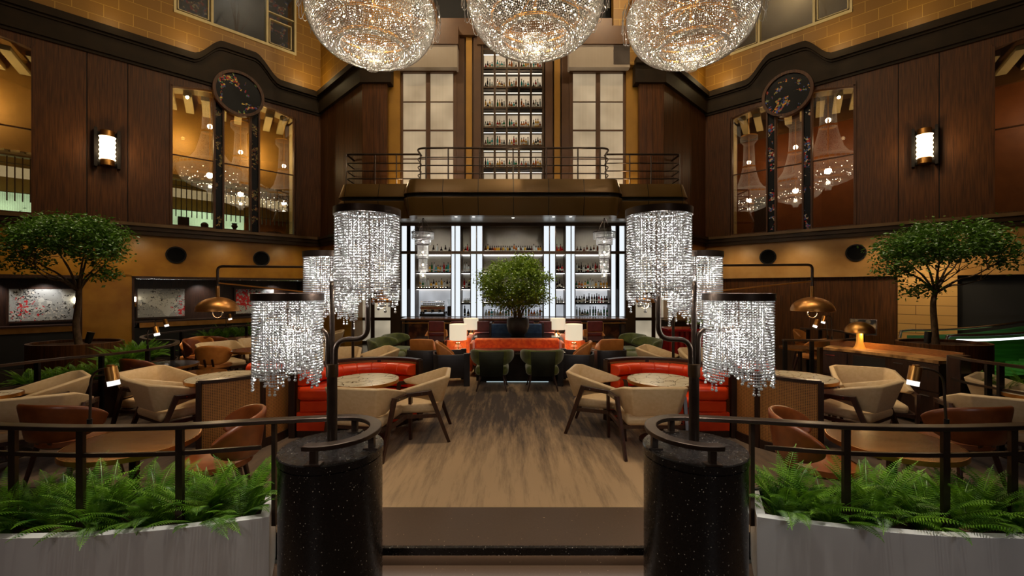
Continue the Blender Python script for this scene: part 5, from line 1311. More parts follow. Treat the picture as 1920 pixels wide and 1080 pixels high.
place('green', -2.70, 10.15, (0.9, -0.3), 'low green chair by the left recess doors, nearer to the bar', G4)
place('green', 2.86, 9.35, (-0.9, -0.3), 'low green chair by the right recess doors, nearer to us', G4)
place('green', 2.76, 10.15, (-0.9, -0.3), 'low green chair by the right recess doors, nearer to the bar', G4)

# booths
def booth(cx_, cy_, Ro, a0, a1, nseg, label, rolled_end):
    t = thing('curved_booth', label, 'booth', (cx_, cy_, 0), 0, 'curved orange booths with cane backs')
    def arc(b0, b1, n=24, r=1.0): return [(r * math.cos(R(b0 + (b1 - b0) * i / n)), r * math.sin(R(b0 + (b1 - b0) * i / n))) for i in range(n + 1)]
    def ring(b0, b1, prof, n=24): m = MB(); m.sweep(arc(b0, b1, n, Ro), [(r - Ro, z) for r, z in prof]); return m
    ring(a0, a1, [(Ro - 0.50, 0.08), (Ro - 0.07, 0.08), (Ro - 0.07, 0.31), (Ro - 0.50, 0.31)]).build('base', orange_lea, t, bevel=0.01)
    ring(a0 + 1, a1 - 1, [(Ro - 0.42, 0.0), (Ro - 0.07, 0.0), (Ro - 0.07, 0.08), (Ro - 0.42, 0.08)]).build('kick_board', wood_dark, t)
    ring(a0 + 1, a1 - 1, [(Ro - 0.52, 0.32), (Ro - 0.10, 0.30), (Ro - 0.10, 0.45), (Ro - 0.49, 0.46), (Ro - 0.53, 0.42)]).build('seat', orange_lea, t, bevel=0.02)
    st = (a1 - a0 - 2) / nseg
    for k in range(nseg):
        b0, b1 = a0 + 1 + k * st + 0.25, a0 + 1 + (k + 1) * st - 0.25
        for z0, z1 in ((0.47, 0.625), (0.635, 0.79)):
            zc, h = (z0 + z1) / 2, (z1 - z0) / 2
            prof = [(Ro - 0.14 - 0.09 * math.cos(a) * (1 if abs(a) < PI / 2 else 0.0) - 0.02, zc + h * math.sin(a)) for a in np.linspace(-PI / 2, PI / 2, 7)] + [(Ro - 0.075, z1), (Ro - 0.075, z0)]
            ring(b0, b1, prof, 5).build('back_pad', orange_lea, t, bevel=0.012)
    ring(a0, a1, [(Ro - 0.055, 0.06), (Ro - 0.015, 0.06), (Ro - 0.015, 0.83), (Ro - 0.055, 0.83)]).build('cane_back', cane, t)
    ring(a0 - 0.5, a1 + 0.5, [(Ro - 0.085, 0.82), (Ro + 0.005, 0.82), (Ro + 0.005, 0.855), (Ro - 0.085, 0.855)]).build('top_rim', wood_dark, t)
    ring(a0 - 0.5, a1 + 0.5, [(Ro - 0.06, 0.0), (Ro + 0.004, 0.0), (Ro + 0.004, 0.10), (Ro - 0.06, 0.10)]).build('plinth', wood_dark, t)
    npost = max(3, int((a1 - a0) / 36) + 1)
    for k in range(npost):
        a = R(a0 + (a1 - a0) * k / (npost - 1)); x, y = (Ro - 0.025) * math.cos(a), (Ro - 0.025) * math.sin(a)
        MB().box((x, y, 0.42), (0.075, 0.05, 0.84), a).build('post', wood_dark, t)
    for e in rolled_end:
        a = R(e); r = Ro - 0.3
        m = MB(); p0 = ((Ro - 0.50) * math.cos(a), (Ro - 0.50) * math.sin(a), 0.60); p1 = ((Ro - 0.10) * math.cos(a), (Ro - 0.10) * math.sin(a), 0.60)
        m.box((r * math.cos(a), r * math.sin(a), 0.545), (0.40, 0.10, 0.17), a).build('arm_pad', orange_lea, t, bevel=0.05, seg=4)
    return t
booth(-1.85, 5.3, 0.90, 52, 182, 8, 'curved orange leather booth with cane back at the left aisle', [182])
booth(1.85, 5.3, 0.90, -2, 128, 8, 'curved orange leather booth with cane back at the right aisle', [-2])
booth(-3.62, 5.35, 0.82, -72, 100, 10, 'curved orange booth showing its tall cane outside, behind the lowest left crystal shade', [-72])
booth(3.55, 5.35, 0.82, 80, 252, 10, 'curved orange booth showing its tall cane outside, behind the lowest right crystal shade', [252])

# tables
def round_table(x, y, z, r, top, label, group=None, edge=None, foot=0.26, name='round_table'):
    t = thing(name, label, 'table', (x, y, 0), 0, group)
    MB().lathe([(0.001, z - 0.03), (r - 0.01, z - 0.03), (r - 0.004, z - 0.001), (0.001, z)], n=48).build('top', top, t)
    MB().lathe([(r - 0.012, z - 0.036), (r + 0.002, z - 0.036), (r + 0.002, z + 0.001), (r - 0.006, z + 0.001)], n=48).build('edge_band', edge or brass, t)
    MB().lathe([(0.001, 0), (foot, 0), (foot, 0.015), (0.06, 0.035), (0.035, 0.06), (0.035, z - 0.08), (0.09, z - 0.035), (0.001, z - 0.035)], n=28).build('pedestal', dark_metal, t)
    return t
GT = 'round veined marble tables'
round_table(-1.80, 5.18, 0.74, 0.40, veined, 'round veined marble table inside the left aisle booth', GT)
round_table(1.80, 5.18, 0.74, 0.40, veined, 'round veined marble table inside the right aisle booth', GT)
round_table(-3.60, 5.34, 0.74, 0.42, veined, 'round veined marble table seen over the left cane screen', GT)
round_table(3.56, 5.34, 0.74, 0.42, veined, 'round veined marble table seen over the right cane screen', GT)
x, y = at_z(252, 826, 0.61); round_table(x, y, 0.61, 0.44, brown_top, 'round brown table with brass edge behind the left front rail', 'low brown tables')
x, y = at_z(1672, 826, 0.61); round_table(x, y, 0.61, 0.44, brown_top, 'round brown table with brass edge behind the right front rail', 'low brown tables')
x, y = at_z(-6, 738, 0.7); round_table(x, y, 0.7, 0.2, veined, 'small marble table cut off by the left edge', 'small side tables')
x, y = at_z(1925, 738, 0.7); round_table(x, y, 0.7, 0.2, veined, 'small marble table cut off by the right edge', 'small side tables')
x, y = at_z(312, 683, 0.72); round_table(x, y, 0.72, 0.40, dark_top, 'dark polished round table behind the cream armchairs on the left', 'dark round tables')
x, y = at_z(476, 655, 0.72); round_table(x, y, 0.72, 0.38, brown_top, 'brown round table beside the distant cream armchairs on the left', 'dark round tables')
x, y = -6.08, 9.6; round_table(x, y, 0.72, 0.42, brown_top, 'brown round table under the left dome lamp by the ferns', 'dark round tables')
x, y = at_z(375, 699, 0.5); round_table(x, y, 0.5, 0.36, brown_top, 'low round brown table just behind the left cane screen', 'dark round tables')
x, y = at_z(1500, 651, 0.72); round_table(x, y, 0.72, 0.34, brown_top, 'gold-lit round table beyond the lowest right crystal shade', 'dark round tables')

def square_table(x, y, z, w, d, label, group=None):
    t = thing('square_table', label, 'table', (x, y, 0), 0, group)
    MB().ext(-w / 2, w / 2, -d / 2, d / 2, z - 0.035, z).build('top', dark_top, t, bevel=0.004)
    MB().ext(-0.05, 0.05, -0.05, 0.05, 0.02, z - 0.035).build('column', dark_metal, t); MB().ext(-w * 0.32, w * 0.32, -d * 0.32, d * 0.32, 0, 0.02).build('foot', dark_metal, t)
    return t
square_table(x_at(808, 9.6), 9.6, 0.72, 0.75, 0.9, 'dark square table between tan club chairs on the left', 'dark square tables')
square_table(x_at(1122, 9.6), 9.6, 0.72, 0.75, 0.9, 'dark square table between tan club chairs on the right', 'dark square tables')
XC = x_at(970, 8.6)
table_led = emitter('table_led', (0.7, 0.9, 0.95, 1), 0.5)
t = thing('centre_table', 'long dark glossy table in front of the orange velvet sofa', 'table', (XC, 8.48, 0))
MB().ext(-0.92, 0.92, -0.32, 0.34, 0.575, 0.61).build('top', dark_top, t, bevel=0.004)
MB().ext(-0.80, 0.80, -0.2, 0.2, 0.05, 0.575).build('base', black_metal, t)
MB().ext(-0.6, 0.6, -0.21, -0.2, 0.025, 0.04).build('light_strip', table_led, t)
# island of sofas around a console that carries the tree
t = thing('velvet_sofa', 'orange velvet sofa facing us behind the centre table', 'sofa', (XC, 9.2, 0))
MB().ext(-0.93, 0.93, -0.32, 0.2, 0.22, 0.43).build('seat', orange_vel, t, bevel=0.05, seg=3)
MB().ext(-0.93, 0.93, 0.12, 0.27, 0.3, 0.745).build('backrest', orange_vel, t, bevel=0.04, seg=3)
for s in (-1, 1): MB().ext(s * 0.93, s * 1.0, -0.3, 0.27, 0.1, 0.70).build('arm', orange_vel, t, bevel=0.03, seg=3)
MB().ext(-0.9, 0.9, -0.26, 0.25, 0.04, 0.22).build('base', wood_dark, t)
for s, nm in ((-1, 'left'), (1, 'right')):
    t = thing('velvet_sofa', 'orange velvet side sofa by the %s pair of white table lamps' % nm, 'sofa', (XC + s * 1.10, 9.98, 0))
    MB().ext(s * 0.0, s * 0.5, -0.42, 0.42, 0.22, 0.43).build('seat', orange_vel, t, bevel=0.05, seg=3)
    MB().ext(-0.06, 0.08, -0.45, 0.45, 0.22, 0.74).build('backrest', orange_vel, t, bevel=0.04, seg=3)
    for e in (-1, 1): MB().ext(s * 0.02, s * 0.48, e * 0.42 - 0.05, e * 0.42 + 0.05, 0.2, 0.68).build('arm', orange_vel, t, bevel=0.03, seg=3)
    MB().ext(s * 0.0, s * 0.46, -0.4, 0.4, 0.04, 0.22).build('base', wood_dark, t)
t = thing('blue_sofa', 'blue velvet bench back on the far side of the tree console', 'sofa', (XC, 10.45, 0))
MB().ext(-0.62, 0.62, -0.02, 0.12, 0.3, 0.97).build('backrest', blue_vel, t, bevel=0.03); MB().ext(-0.62, 0.62, 0.1, 0.5, 0.22, 0.44).build('seat', blue_vel, t, bevel=0.04)
for s in (-1, 1): MB().ext(s * 0.62, s * 0.67, -0.03, 0.5, 0.0, 0.99).build('end_frame', wood_chair, t)
t = thing('console', 'dark glossy console between the sofas under the potted tree', 'console', (XC, 9.95, 0))
MB().ext(-0.96, 0.96, -0.44, 0.44, 0.715, 0.75).build('top', dark_top, t); MB().ext(-0.94, 0.94, -0.42, 0.42, 0, 0.715).build('body', wood_dark, t)

# lamps with white shades
def table_lamp(px, Y, zt, zb, label, th):
    x = x_at(px, Y); t = thing('table_lamp', label, 'table lamp', (x, Y, th), 0, 'white table lamps')
    r = 0.185; zt -= th; zb -= th
    MB().lathe([(r, zb), (r, zt), (r - 0.006, zt), (r - 0.006, zb), (r, zb)], n=32).lathe([(0.001, zt - 0.03), (r - 0.006, zt - 0.03)], n=32).build('shade', shade_white, t)
    MB().lathe([(0.001, 0), (0.09, 0), (0.09, 0.02), (0.05, 0.03), (0.10, 0.09), (0.10, 0.15), (0.05, 0.2), (0.03, 0.22), (0.001, 0.22)], n=24).build('glass_base', clear_glass, t)
    MB().lathe([(0.001, 0.0), (0.095, 0.0), (0.095, 0.018), (0.001, 0.018)], n=24).cyl((0, 0, 0.01), (0, 0, zb + 0.05), 0.012).lathe([(0.03, 0.20), (0.055, 0.20), (0.05, 0.23), (0.03, 0.23)], n=20).build('stem', brass, t)
    MB().ball((0, 0, (zt + zb) / 2), 0.035).build('bulb', bulb_mat, t)
    point('table_lamp_light', (0, 0, (zt + zb) / 2), 9, (1.0, 0.78, 0.48), 0.05, t)
    point('table_lamp_light', (0, 0, zb - 0.05), 5, (1.0, 0.78, 0.48), 0.05, t)
    s = thing('side_table', 'small dark side table under the ' + label, 'table', (x, Y, 0), 0, 'lamp tables')
    MB().lathe([(0.001, th - 0.025), (0.2, th - 0.025), (0.2, th), (0.001, th)], n=28).build('top', dark_top, s); MB().lathe([(0.001, 0), (0.14, 0), (0.14, 0.015), (0.03, 0.03), (0.03, th - 0.025)], n=20).build('pedestal', dark_metal, s)
table_lamp(859, 9.15, 1.075, 0.74, 'white table lamp near the left tan club chair', 0.45)
table_lamp(1076, 9.15, 1.075, 0.74, 'white table lamp near the right tan club chair', 0.45)
table_lamp(883, 10.62, 1.095, 0.82, 'white table lamp farther back on the left', 0.5)
table_lamp(1046, 10.62, 1.095, 0.82, 'white table lamp farther back on the right', 0.5)
# ================================================================== TREES
def leaves(name, clumps, per, spread, size, mt, seed, flat=0.6, up=0.5):
    g = np.random.default_rng(seed); C_ = np.asarray(clumps, float); n = len(C_) * per
    c = np.repeat(C_, per, 0) + g.normal(0, 1, (n, 3)) * np.array([spread, spread, spread * flat])
    d = g.normal(0, 1, (n, 3)); d[:, 2] = d[:, 2] * 0.5 - 0.25; d /= np.linalg.norm(d, axis=1)[:, None]
    nrm = g.normal(0, 1, (n, 3)) * 0.7 + np.array([0, 0, up + 0.4]); s = np.cross(d, nrm); s /= np.linalg.norm(s, axis=1)[:, None]
    u = np.cross(s, d); L = size * g.uniform(0.65, 1.25, (n, 1)); w = L * 0.23
    p0, p1, p2 = c, c + d * L * 0.5 + u * L * 0.06, c + d * L - u * L * 0.04
    a, b_ = p1 + s * w - u * L * 0.05, p1 - s * w - u * L * 0.05
    V = np.stack([p0, a, p2, p1, b_], 1).reshape(-1, 3); o = (np.arange(n) * 5)[:, None]
    Fc = np.concatenate([o + np.array([[0, 3, 2, 1]])[:, [0, 3, 2, 1]], o + np.array([[0, 4, 2, 3]])], 0)
    return raw_mesh(name, V, Fc, mt)
def ellip(n, c, r, seed, shell=0.5, keep=None):
    g = np.random.default_rng(seed); out = []
    while len(out) < n:
        p = g.normal(0, 1, 3); p /= np.linalg.norm(p); p *= g.uniform(shell, 1.0) ** 0.6
        if keep and not keep(p): continue
        out.append(np.array(c) + p * np.array(r))
    return out
def branchy(trunk, tops, r0, seed):
    g = random.Random(seed); m = MB()
    m.tube(spline(trunk, 6), [r0 * (1.25 - 0.45 * i / (6 * (len(trunk) - 1))) for i in range(6 * (len(trunk) - 1) + 1)], 10)
    T = Vector(trunk[-1])
    for k, tp in enumerate(tops):
        tp = Vector(tp); mid = T.lerp(tp, 0.5) + Vector((g.uniform(-.08, .08), g.uniform(-.08, .08), -0.05 + g.uniform(-.05, .1)))
        pts = spline([T - Vector((0, 0, 0.05)), T.lerp(mid, 0.5) + Vector((0, 0, 0.03)), mid, tp], 5)
        m.tube(pts, [r0 * 0.52 * (1 - 0.8 * i / (len(pts) - 1)) for i in range(len(pts))], 7)
        for _ in range(3):
            e = mid.lerp(tp, g.uniform(0.1, 0.8)); q = e + Vector((g.uniform(-.4, .4), g.uniform(-.4, .4), g.uniform(0.05, .35)))
            m.tube([e, e.lerp(q, .5) + Vector((0, 0, .03)), q], [r0 * 0.16, r0 * 0.12, r0 * 0.05], 5)
    return m
def big_tree(sx, px, Y, crown, label, plabel, seed):
    X = x_at(px, Y)
    zp = z_at(641, Y)
    p = thing('oval_planter', plabel, 'planter', (X - 0.30 * 0 + (0.0), Y, 0))
    pr = [(0.69 * math.cos(a), 0.52 * math.sin(a)) for a in np.linspace(0, 2 * PI, 56, endpoint=False)]
    off = -0.04 if sx < 0 else 0.14
    pr = [(x + off, y) for x, y in pr]
    # travelled clockwise so that the offsets point outwards
    MB().sweep(pr, [(0, 0), (0, zp), (-0.05, zp), (-0.05, 0)], closed=True).build('wall', wood_wall if sx > 0 else wood_wall, p)
    MB().prism([(x * 0.95, y * 0.95) for x, y in pr], 0.02, zp - 0.05).build('soil', soil, p)
    u = thing('uplight', 'small black spotlight standing in the soil of the %s oval planter' % ('left' if sx < 0 else 'right'), 'spotlight', (X + (0.37 if sx < 0 else -0.30), Y - 0.2, zp - 0.05))
    MB().cyl((0, 0, 0), (0, 0, 0.08), 0.012).build('stake', black_metal, u); MB().cyl((-0.02, 0, 0.06), (0.02, 0.02, 0.24), 0.045, 0.05, 14).build('head', black_metal, u)
    t = thing('ornamental_tree', label, 'tree', (X, Y, zp - 0.06))
    tops, clumps, trunk = crown
    branchy(trunk, tops, 0.044, seed).build('trunk', bark, t)
    o = link('foliage', leaves('foliage', clumps, 46, 0.105, 0.075, leaf, seed), t)
zb = z_at(641, 7.4) - 0.06
def mk(pxs, Y, px0):          # crown anchors given as picture points at the tree's own distance
    return [((px - px0) / F * Y, dy, z_at(py, Y) - zb) for px, py, dy in pxs]
Y = 7.4
topsL = mk([(30, 470, 0.0), (60, 430, 0.3), (110, 420, -0.4), (150, 410, 0.4), (190, 430, -0.2), (205, 450, 0.3), (95, 480, -0.5), (185, 480, 0.1), (65, 455, -0.5)], Y, 148)
cl = ellip(120, ((128 - 148) / F * Y, 0, z_at(450, Y) - zb), (0.86, 0.80, 0.42), 11, 0.35, lambda p: p[2] > -0.55) + ellip(34, ((172 - 148) / F * Y, 0, z_at(455, Y) - zb), (0.42, 0.5, 0.46), 12, 0.2) + ellip(16, ((40 - 148) / F * Y, 0, z_at(488, Y) - zb), (0.30, 0.3, 0.22), 13, 0.3) + ellip(6, ((190 - 148) / F * Y, 0.0, z_at(510, Y) - zb), (0.18, 0.2, 0.12), 14, 0.2)
big_tree(-1, 148, Y, (topsL, cl, [(0.0, 0, 0), (-0.05, 0, 0.35), (-0.01, 0, 0.72), (-0.03, 0.02, 0.98)]), 'small spreading tree in the dark oval planter on the left', 'dark timber oval planter holding the left tree', 3)
topsR = mk([(1650, 480, 0.0), (1680, 440, 0.3), (1720, 430, -0.4), (1765, 425, 0.4), (1810, 430, -0.2), (1850, 440, 0.3), (1895, 470, -0.1), (1700, 500, -0.5), (1835, 490, 0.1), (1870, 520, 0.1)], Y, 1752)
cl = ellip(140, ((1768 - 1752) / F * Y, 0, z_at(458, Y) - zb), (1.02, 0.85, 0.40), 21, 0.35, lambda p: p[2] > -0.6) + ellip(30, ((1690 - 1752) / F * Y, 0, z_at(480, Y) - zb), (0.42, 0.5, 0.35), 22, 0.2) + ellip(12, ((1880 - 1752) / F * Y, 0, z_at(480, Y) - zb), (0.26, 0.3, 0.30), 23, 0.3) + ellip(6, ((1720 - 1752) / F * Y, 0.0, z_at(540, Y) - zb), (0.2, 0.2, 0.12), 24, 0.2)
big_tree(1, 1752, Y, (topsR, cl, [(0.03, 0, 0), (0.0, 0, 0.35), (-0.02, 0, 0.72), (0.04, 0.02, 0.95)]), 'small spreading tree in the dark oval planter on the right', 'dark timber oval planter holding the right tree', 5)
# centre shrub in its round pot
PXc, PYc = x_at(971, 9.9), 9.9
t = thing('potted_tree', 'bushy green tree in a round dark pot on the console in front of the bar', 'potted tree', (PXc, PYc, 0.75))
MB().lathe([(0.001, 0), (0.15, 0), (0.22, 0.08), (0.262, 0.22), (0.25, 0.38), (0.235, 0.405), (0.215, 0.405), (0.225, 0.37), (0.001, 0.35)], n=40).build('pot', ceramic_dark, t)
m = MB(); g = random.Random(4)
for k in range(22):
    a = g.uniform(0, 2 * PI); r = g.uniform(0.15, 0.62); h = g.uniform(0.8, 1.3)
    m.tube(spline([(0.08 * math.cos(a), 0.08 * math.sin(a), 0.33), (0.3 * r * math.cos(a), 0.3 * r * math.sin(a), 0.6), (r * math.cos(a), r * math.sin(a), h)], 5), 0.009, 5)
m.build('stem', bark, t)
cl = ellip(300, (-0.09, 0, 1.22), (0.82, 0.72, 0.54), 31, 0.45) + ellip(60, (0.10, 0, 1.60), (0.34, 0.34, 0.24), 32, 0.3) + ellip(110, (-0.08, -0.05, 0.90), (0.76, 0.66, 0.30), 33, 0.5)
link('foliage', leaves('foliage', cl, 34, 0.085, 0.068, leaf_bright, 8), t)

# ================================================================== SECOND RAILS, FERNS AND READING LAMPS
def rail_run(name, label, pts, posts, lower=True, h=1.0):
    t = thing(name, label, 'railing', (0, 0, 0))
    path = [p[:2] for p in spline([(a, b_, 0) for a, b_ in pts], 8)]
    MB().rail([(x, y, h) for x, y in path], 0.065, 0.03).build('top_rail', dark_metal, t)
    if lower: MB().rail([(x, y, h - 0.28) for x, y in path], 0.02, 0.025).build('lower_rail', dark_metal, t)
    for x, y in posts: MB().ext(x - 0.03, x + 0.03, y - 0.015, y + 0.015, 0, h - 0.01).build('post', black_metal, t)
    return t
A = [at_z(px, py, 0.92) for px, py in ((-60, 692), (0, 686), (110, 673), (217, 663), (275, 656), (318, 648), (333, 641), (318, 638), (285, 638), (266, 634), (275, 629), (310, 624), (357, 619), (420, 613), (487, 609), (560, 606))]
rail_run('curling_handrail', 'dark handrail that runs in from the left edge and curls back by the ferns', A, [at_z(px, py, 0.92) for px, py in ((70, 677), (190, 665), (277, 655.5), (324, 645.5), (340, 621), (462, 611))], True, 0.92)
Bx = [at_z(px, py, 1.0) for px, py in ((1785, 668), (1820, 675), (1870, 682), (1930, 690), (1990, 697))]
rail_run('dark_handrail', 'dark handrail running from the sideboard to the right edge', Bx, [at_z(px, py, 1.0) for px, py in ((1853, 679), (1876, 683), (1960, 693))])
Cx = [at_z(px, py, 1.0) for px, py in ((1500, 616), (1560, 619), (1600, 627), (1612, 632), (1600, 636), (1560, 638), (1468, 638))]
rail_run('looped_handrail', 'dark handrail that loops round behind the mushroom lamp', Cx, [at_z(px, py, 1.0) for px, py in ((1515, 616.5), (1538, 618), (1588, 624), (1522, 638), (1472, 638))], False)
gp = thing('newel_post', 'bronze post on a stone block left of the curved sideboard', 'post', (*at_z(1538, 650, 0.85), 0))
MB().ext(-0.035, 0.035, -0.035, 0.035, 0.12, 0.83).build('shaft', bronze, gp); MB().ext(-0.14, 0.14, -0.1, 0.1, 0, 0.12).build('block', step_stone, gp); MB().ext(-0.02, 0.35, -0.025, 0.025, 0.80, 0.84).build('arm', bronze, gp)
def trough(p0, p1, w, h, label):
    t = thing('fern_trough', label, 'planter', (0, 0, 0)); d = (Vector(p1) - Vector(p0)); L = d.length; a = math.atan2(d.y, d.x); c = (Vector(p0) + Vector(p1)) / 2
    MB().box((c.x, c.y, h / 2), (L, w, h), a).build('box', wood_dark, t); MB().box((c.x, c.y, h + 0.005), (L - 0.06, w - 0.06, 0.03), a).build('soil', soil, t)
    return [tuple(Vector(p0).lerp(Vector(p1), k)) for k in (0.12, 0.37, 0.62, 0.88)]
FG = 'ferns behind the inner rails'
for k, (x, y) in enumerate(trough((-6.45, 5.55), (-5.92, 6.3), 0.5, 0.52, 'dark fern trough under the left inner rail, before the oval planter')): fern(x, y, 0.52, k, 'fern in the trough before the left oval planter, %s from the left edge' % ORD[k], FG, 0.75, k)
for k, (x, y) in enumerate(trough((-6.3, 6.75), (-6.45, 7.6), 0.55, 0.56, 'dark fern trough inside the curl of the left inner rail')): fern(x, y, 0.56, k + 1, 'fern inside the curl of the left rail, %s one going back' % ORD[k], FG, 1.0, k)
for k, (x, y) in enumerate(trough((-7.6, 10.4), (-6.9, 11.6), 0.45, 0.55, 'dark fern trough at the far end of the left inner rail')): fern(x, y, 0.55, k + 2, 'distant fern behind the brown leather chairs, %s going back along the rail' % ORD[k], FG, 0.9, k)
for k, (x, y) in enumerate(trough((5.75, 5.45), (6.7, 5.1), 0.45, 0.5, 'dark fern trough under the right inner rail')): fern(x, y, 0.5, k + 3, 'fern under the right inner rail, %s from the sideboard' % ORD[k], FG, 0.75, k)

def reading_lamp(foot, elbow, head, label, r=0.034, L=0.125, aim=(0.15, -0.3, -1)):
    f_, e_, h_ = Vector(foot), Vector(elbow), Vector(head)
    t = thing('reading_lamp', label, 'lamp', f_); e_, h_ = e_ - f_, h_ - f_
    path = spline([(0, 0, 0), (e_.x * .5, e_.y * .5, e_.z * .55), tuple(e_), tuple(e_.lerp(h_, 0.35) + Vector((0, 0, 0.035))), tuple(h_)], 6)
    MB().tube(path, 0.008, 8).build('stem', dark_metal, t); MB().cyl((0, 0, 0), (0, 0, 0.07), 0.015).build('socket', black_metal, t)
    d = Vector(aim).normalized(); a = h_ - d * 0.01
    MB().cyl(a, a + d * L, r, r * 1.02, 20).build('head', brass, t)
    MB().cyl(a + d * L, a + d * (L + r * 0.95), r * 0.96, r * 0.96, 20).build('lens', lens_glow, t)
    MB().bar(a - d * 0.006 + Vector((-.02, 0, 0)), a - d * 0.006 + Vector((.02, 0, 0)), 0.02, 0.012).build('bracket', brass, t)
    spot('reading_light', tuple(f_ + a + d * (L + r + 0.01)), tuple(f_ + a + d), 7, MID, 80, 0.6, 0.03)
Yr = 3.0
reading_lamp((x_at(168, Yr), Yr, 0.86), (x_at(171, Yr), Yr, z_at(712, Yr)), (x_at(208, Yr), Yr, z_at(690, Yr)), 'brass reading lamp on a bent stem behind the left front rail', 0.036, 0.10, (0.18, 0, -1))
reading_lamp((x_at(1775, Yr), Yr, 0.86), (x_at(1768, Yr), Yr, z_at(712, Yr)), (x_at(1717, Yr), Yr, z_at(690, Yr)), 'brass reading lamp on a bent stem behind the right front rail', 0.036, 0.10, (-0.18, 0, -1))
reading_lamp((*at_z(277, 656, 0.92), 0.92), (x_at(277, 6.41), 6.41, z_at(622, 6.41)), (x_at(291, 6.41), 6.41, z_at(614, 6.41)), 'small brass reading lamp on the left curling rail, nearer to us', 0.038, 0.10, (0.25, 0, -1))
reading_lamp((*at_z(292, 627, 0.92), 0.92), (x_at(291, 8.55), 8.55, z_at(602, 8.55)), (x_at(309, 8.55), 8.55, z_at(600, 8.55)), 'small brass reading lamp on the left curling rail, farther back', 0.038, 0.11, (0.35, 0, -1))
reading_lamp((*at_z(424, 613, 0.92), 0.92), (x_at(424, 10.2), 10.2, z_at(593, 10.2)), (x_at(430, 10.2), 10.2, z_at(590, 10.2)), 'small brass reading lamp on the far rail under the left dome lamp', 0.04, 0.10, (0.2, 0, -1))
reading_lamp((*at_z(1560, 638, 1.0), 1.0), (x_at(1559, 6.9), 6.9, z_at(598, 6.9)), (x_at(1546, 6.9), 6.9, z_at(594, 6.9)), 'slim brass reading lamp on the looped rail, upper head', 0.03, 0.09, (-0.25, 0, -1))
reading_lamp((*at_z(1552, 636, 1.0), 1.0), (x_at(1550, 7.1), 7.1, z_at(603, 7.1)), (x_at(1533, 7.1), 7.1, z_at(601, 7.1)), 'slim reading lamp on the looped rail, lower head pointing left', 0.034, 0.10, (-0.45, 0, -1))

# dome lamps on a shared post
def dome_lamp(sx):
    side = 'left' if sx < 0 else 'right'
    Xp, Yp = sx * 2.44, 6.5; X0 = sx * abs(x_at(408, 6.2)) if sx < 0 else x_at(1523, 6.2)
    t = thing('dome_lamp', 'standing lamp with long arm and copper dome shades behind the %s booth' % side, 'lamp', (Xp, Yp, 0))
    za = z_at(500 if sx < 0 else 497, 6.3)
    MB().cyl((0, 0, 0), (0, 0, za), 0.021, n=14).build('post', dark_metal, t); MB().lathe([(0.001, 0), (0.2, 0), (0.2, 0.02), (0.03, 0.03)], n=28).build('foot', dark_metal, t)
    for (dx, dy, dz, R_) in ((X0 - Xp, -0.3, 0.0, 0.275), (-sx * 0.25, 0.6, -0.02, 0.17)):
        zt = z_at(557, 6.2) if R_ > 0.2 else z_at(553, 7.1)
        pts = fillet3([(0, 0, za - 0.05), (0, 0, za + dz), (dx, dy, za + dz), (dx, dy, zt)], 0.07)
        MB().tube(pts, 0.018, 10).build('arm', dark_metal, t)
        MB().cyl((dx, dy, zt - 0.02), (dx, dy, zt + 0.16), 0.026, n=14).build('sleeve', brass, t)
        if R_ > 0.2: MB().tube([(0, 0, za - 0.45), (dx, dy, za - 0.24)], 0.010, 8).build('brace', brass, t)
        pr = [(0.001, 0.0)] + [(R_ * math.sin(a), -0.20 * (R_ / 0.275) * (1 - math.cos(a)) / 1.0) for a in np.linspace(0.12, PI / 2, 12)]
        pr2 = [(max(0.001, r - 0.006), z - 0.004) for r, z in pr[::-1]]
        MB().lathe(pr + pr2, (dx, dy, zt), 40).build('dome_shade', copper, t)
        zb_ = zt - 0.20 * (R_ / 0.275)
        MB().tube([(dx + 0.072 * math.cos(a), dy, zb_ - 0.03 + 0.072 * math.sin(a)) for a in np.linspace(R(130), R(410), 26)], 0.006, 6).build('ring_handle', chrome, t)
        MB().ball((dx, dy, zb_ + 0.04), 0.035).build('bulb', bulb_mat, t)
        point('dome_light', (dx, dy, zb_ + 0.0), 14 if R_ > .2 else 6, WARM, 0.04, t)
copper = mat('copper_shade', S(190, 132, 72), 0.34, 0.9, col2=S(206, 146, 80), scale=6, stretch=(1, 1, 8))
def fillet3(pts, rad, n=7):
    out = [Vector(pts[0])]
    for i in range(1, len(pts) - 1):
        p0, p, p1 = Vector(pts[i - 1]), Vector(pts[i]), Vector(pts[i + 1]); d = min(rad, (p0 - p).length * 0.49, (p1 - p).length * 0.49)
        a, b_ = p + (p0 - p).normalized() * d, p + (p1 - p).normalized() * d
        out += [a * (1 - k / n) ** 2 + p * 2 * (k / n) * (1 - k / n) + b_ * (k / n) ** 2 for k in range(n + 1)]
    out.append(Vector(pts[-1])); return out
dome_lamp(-1); dome_lamp(1)

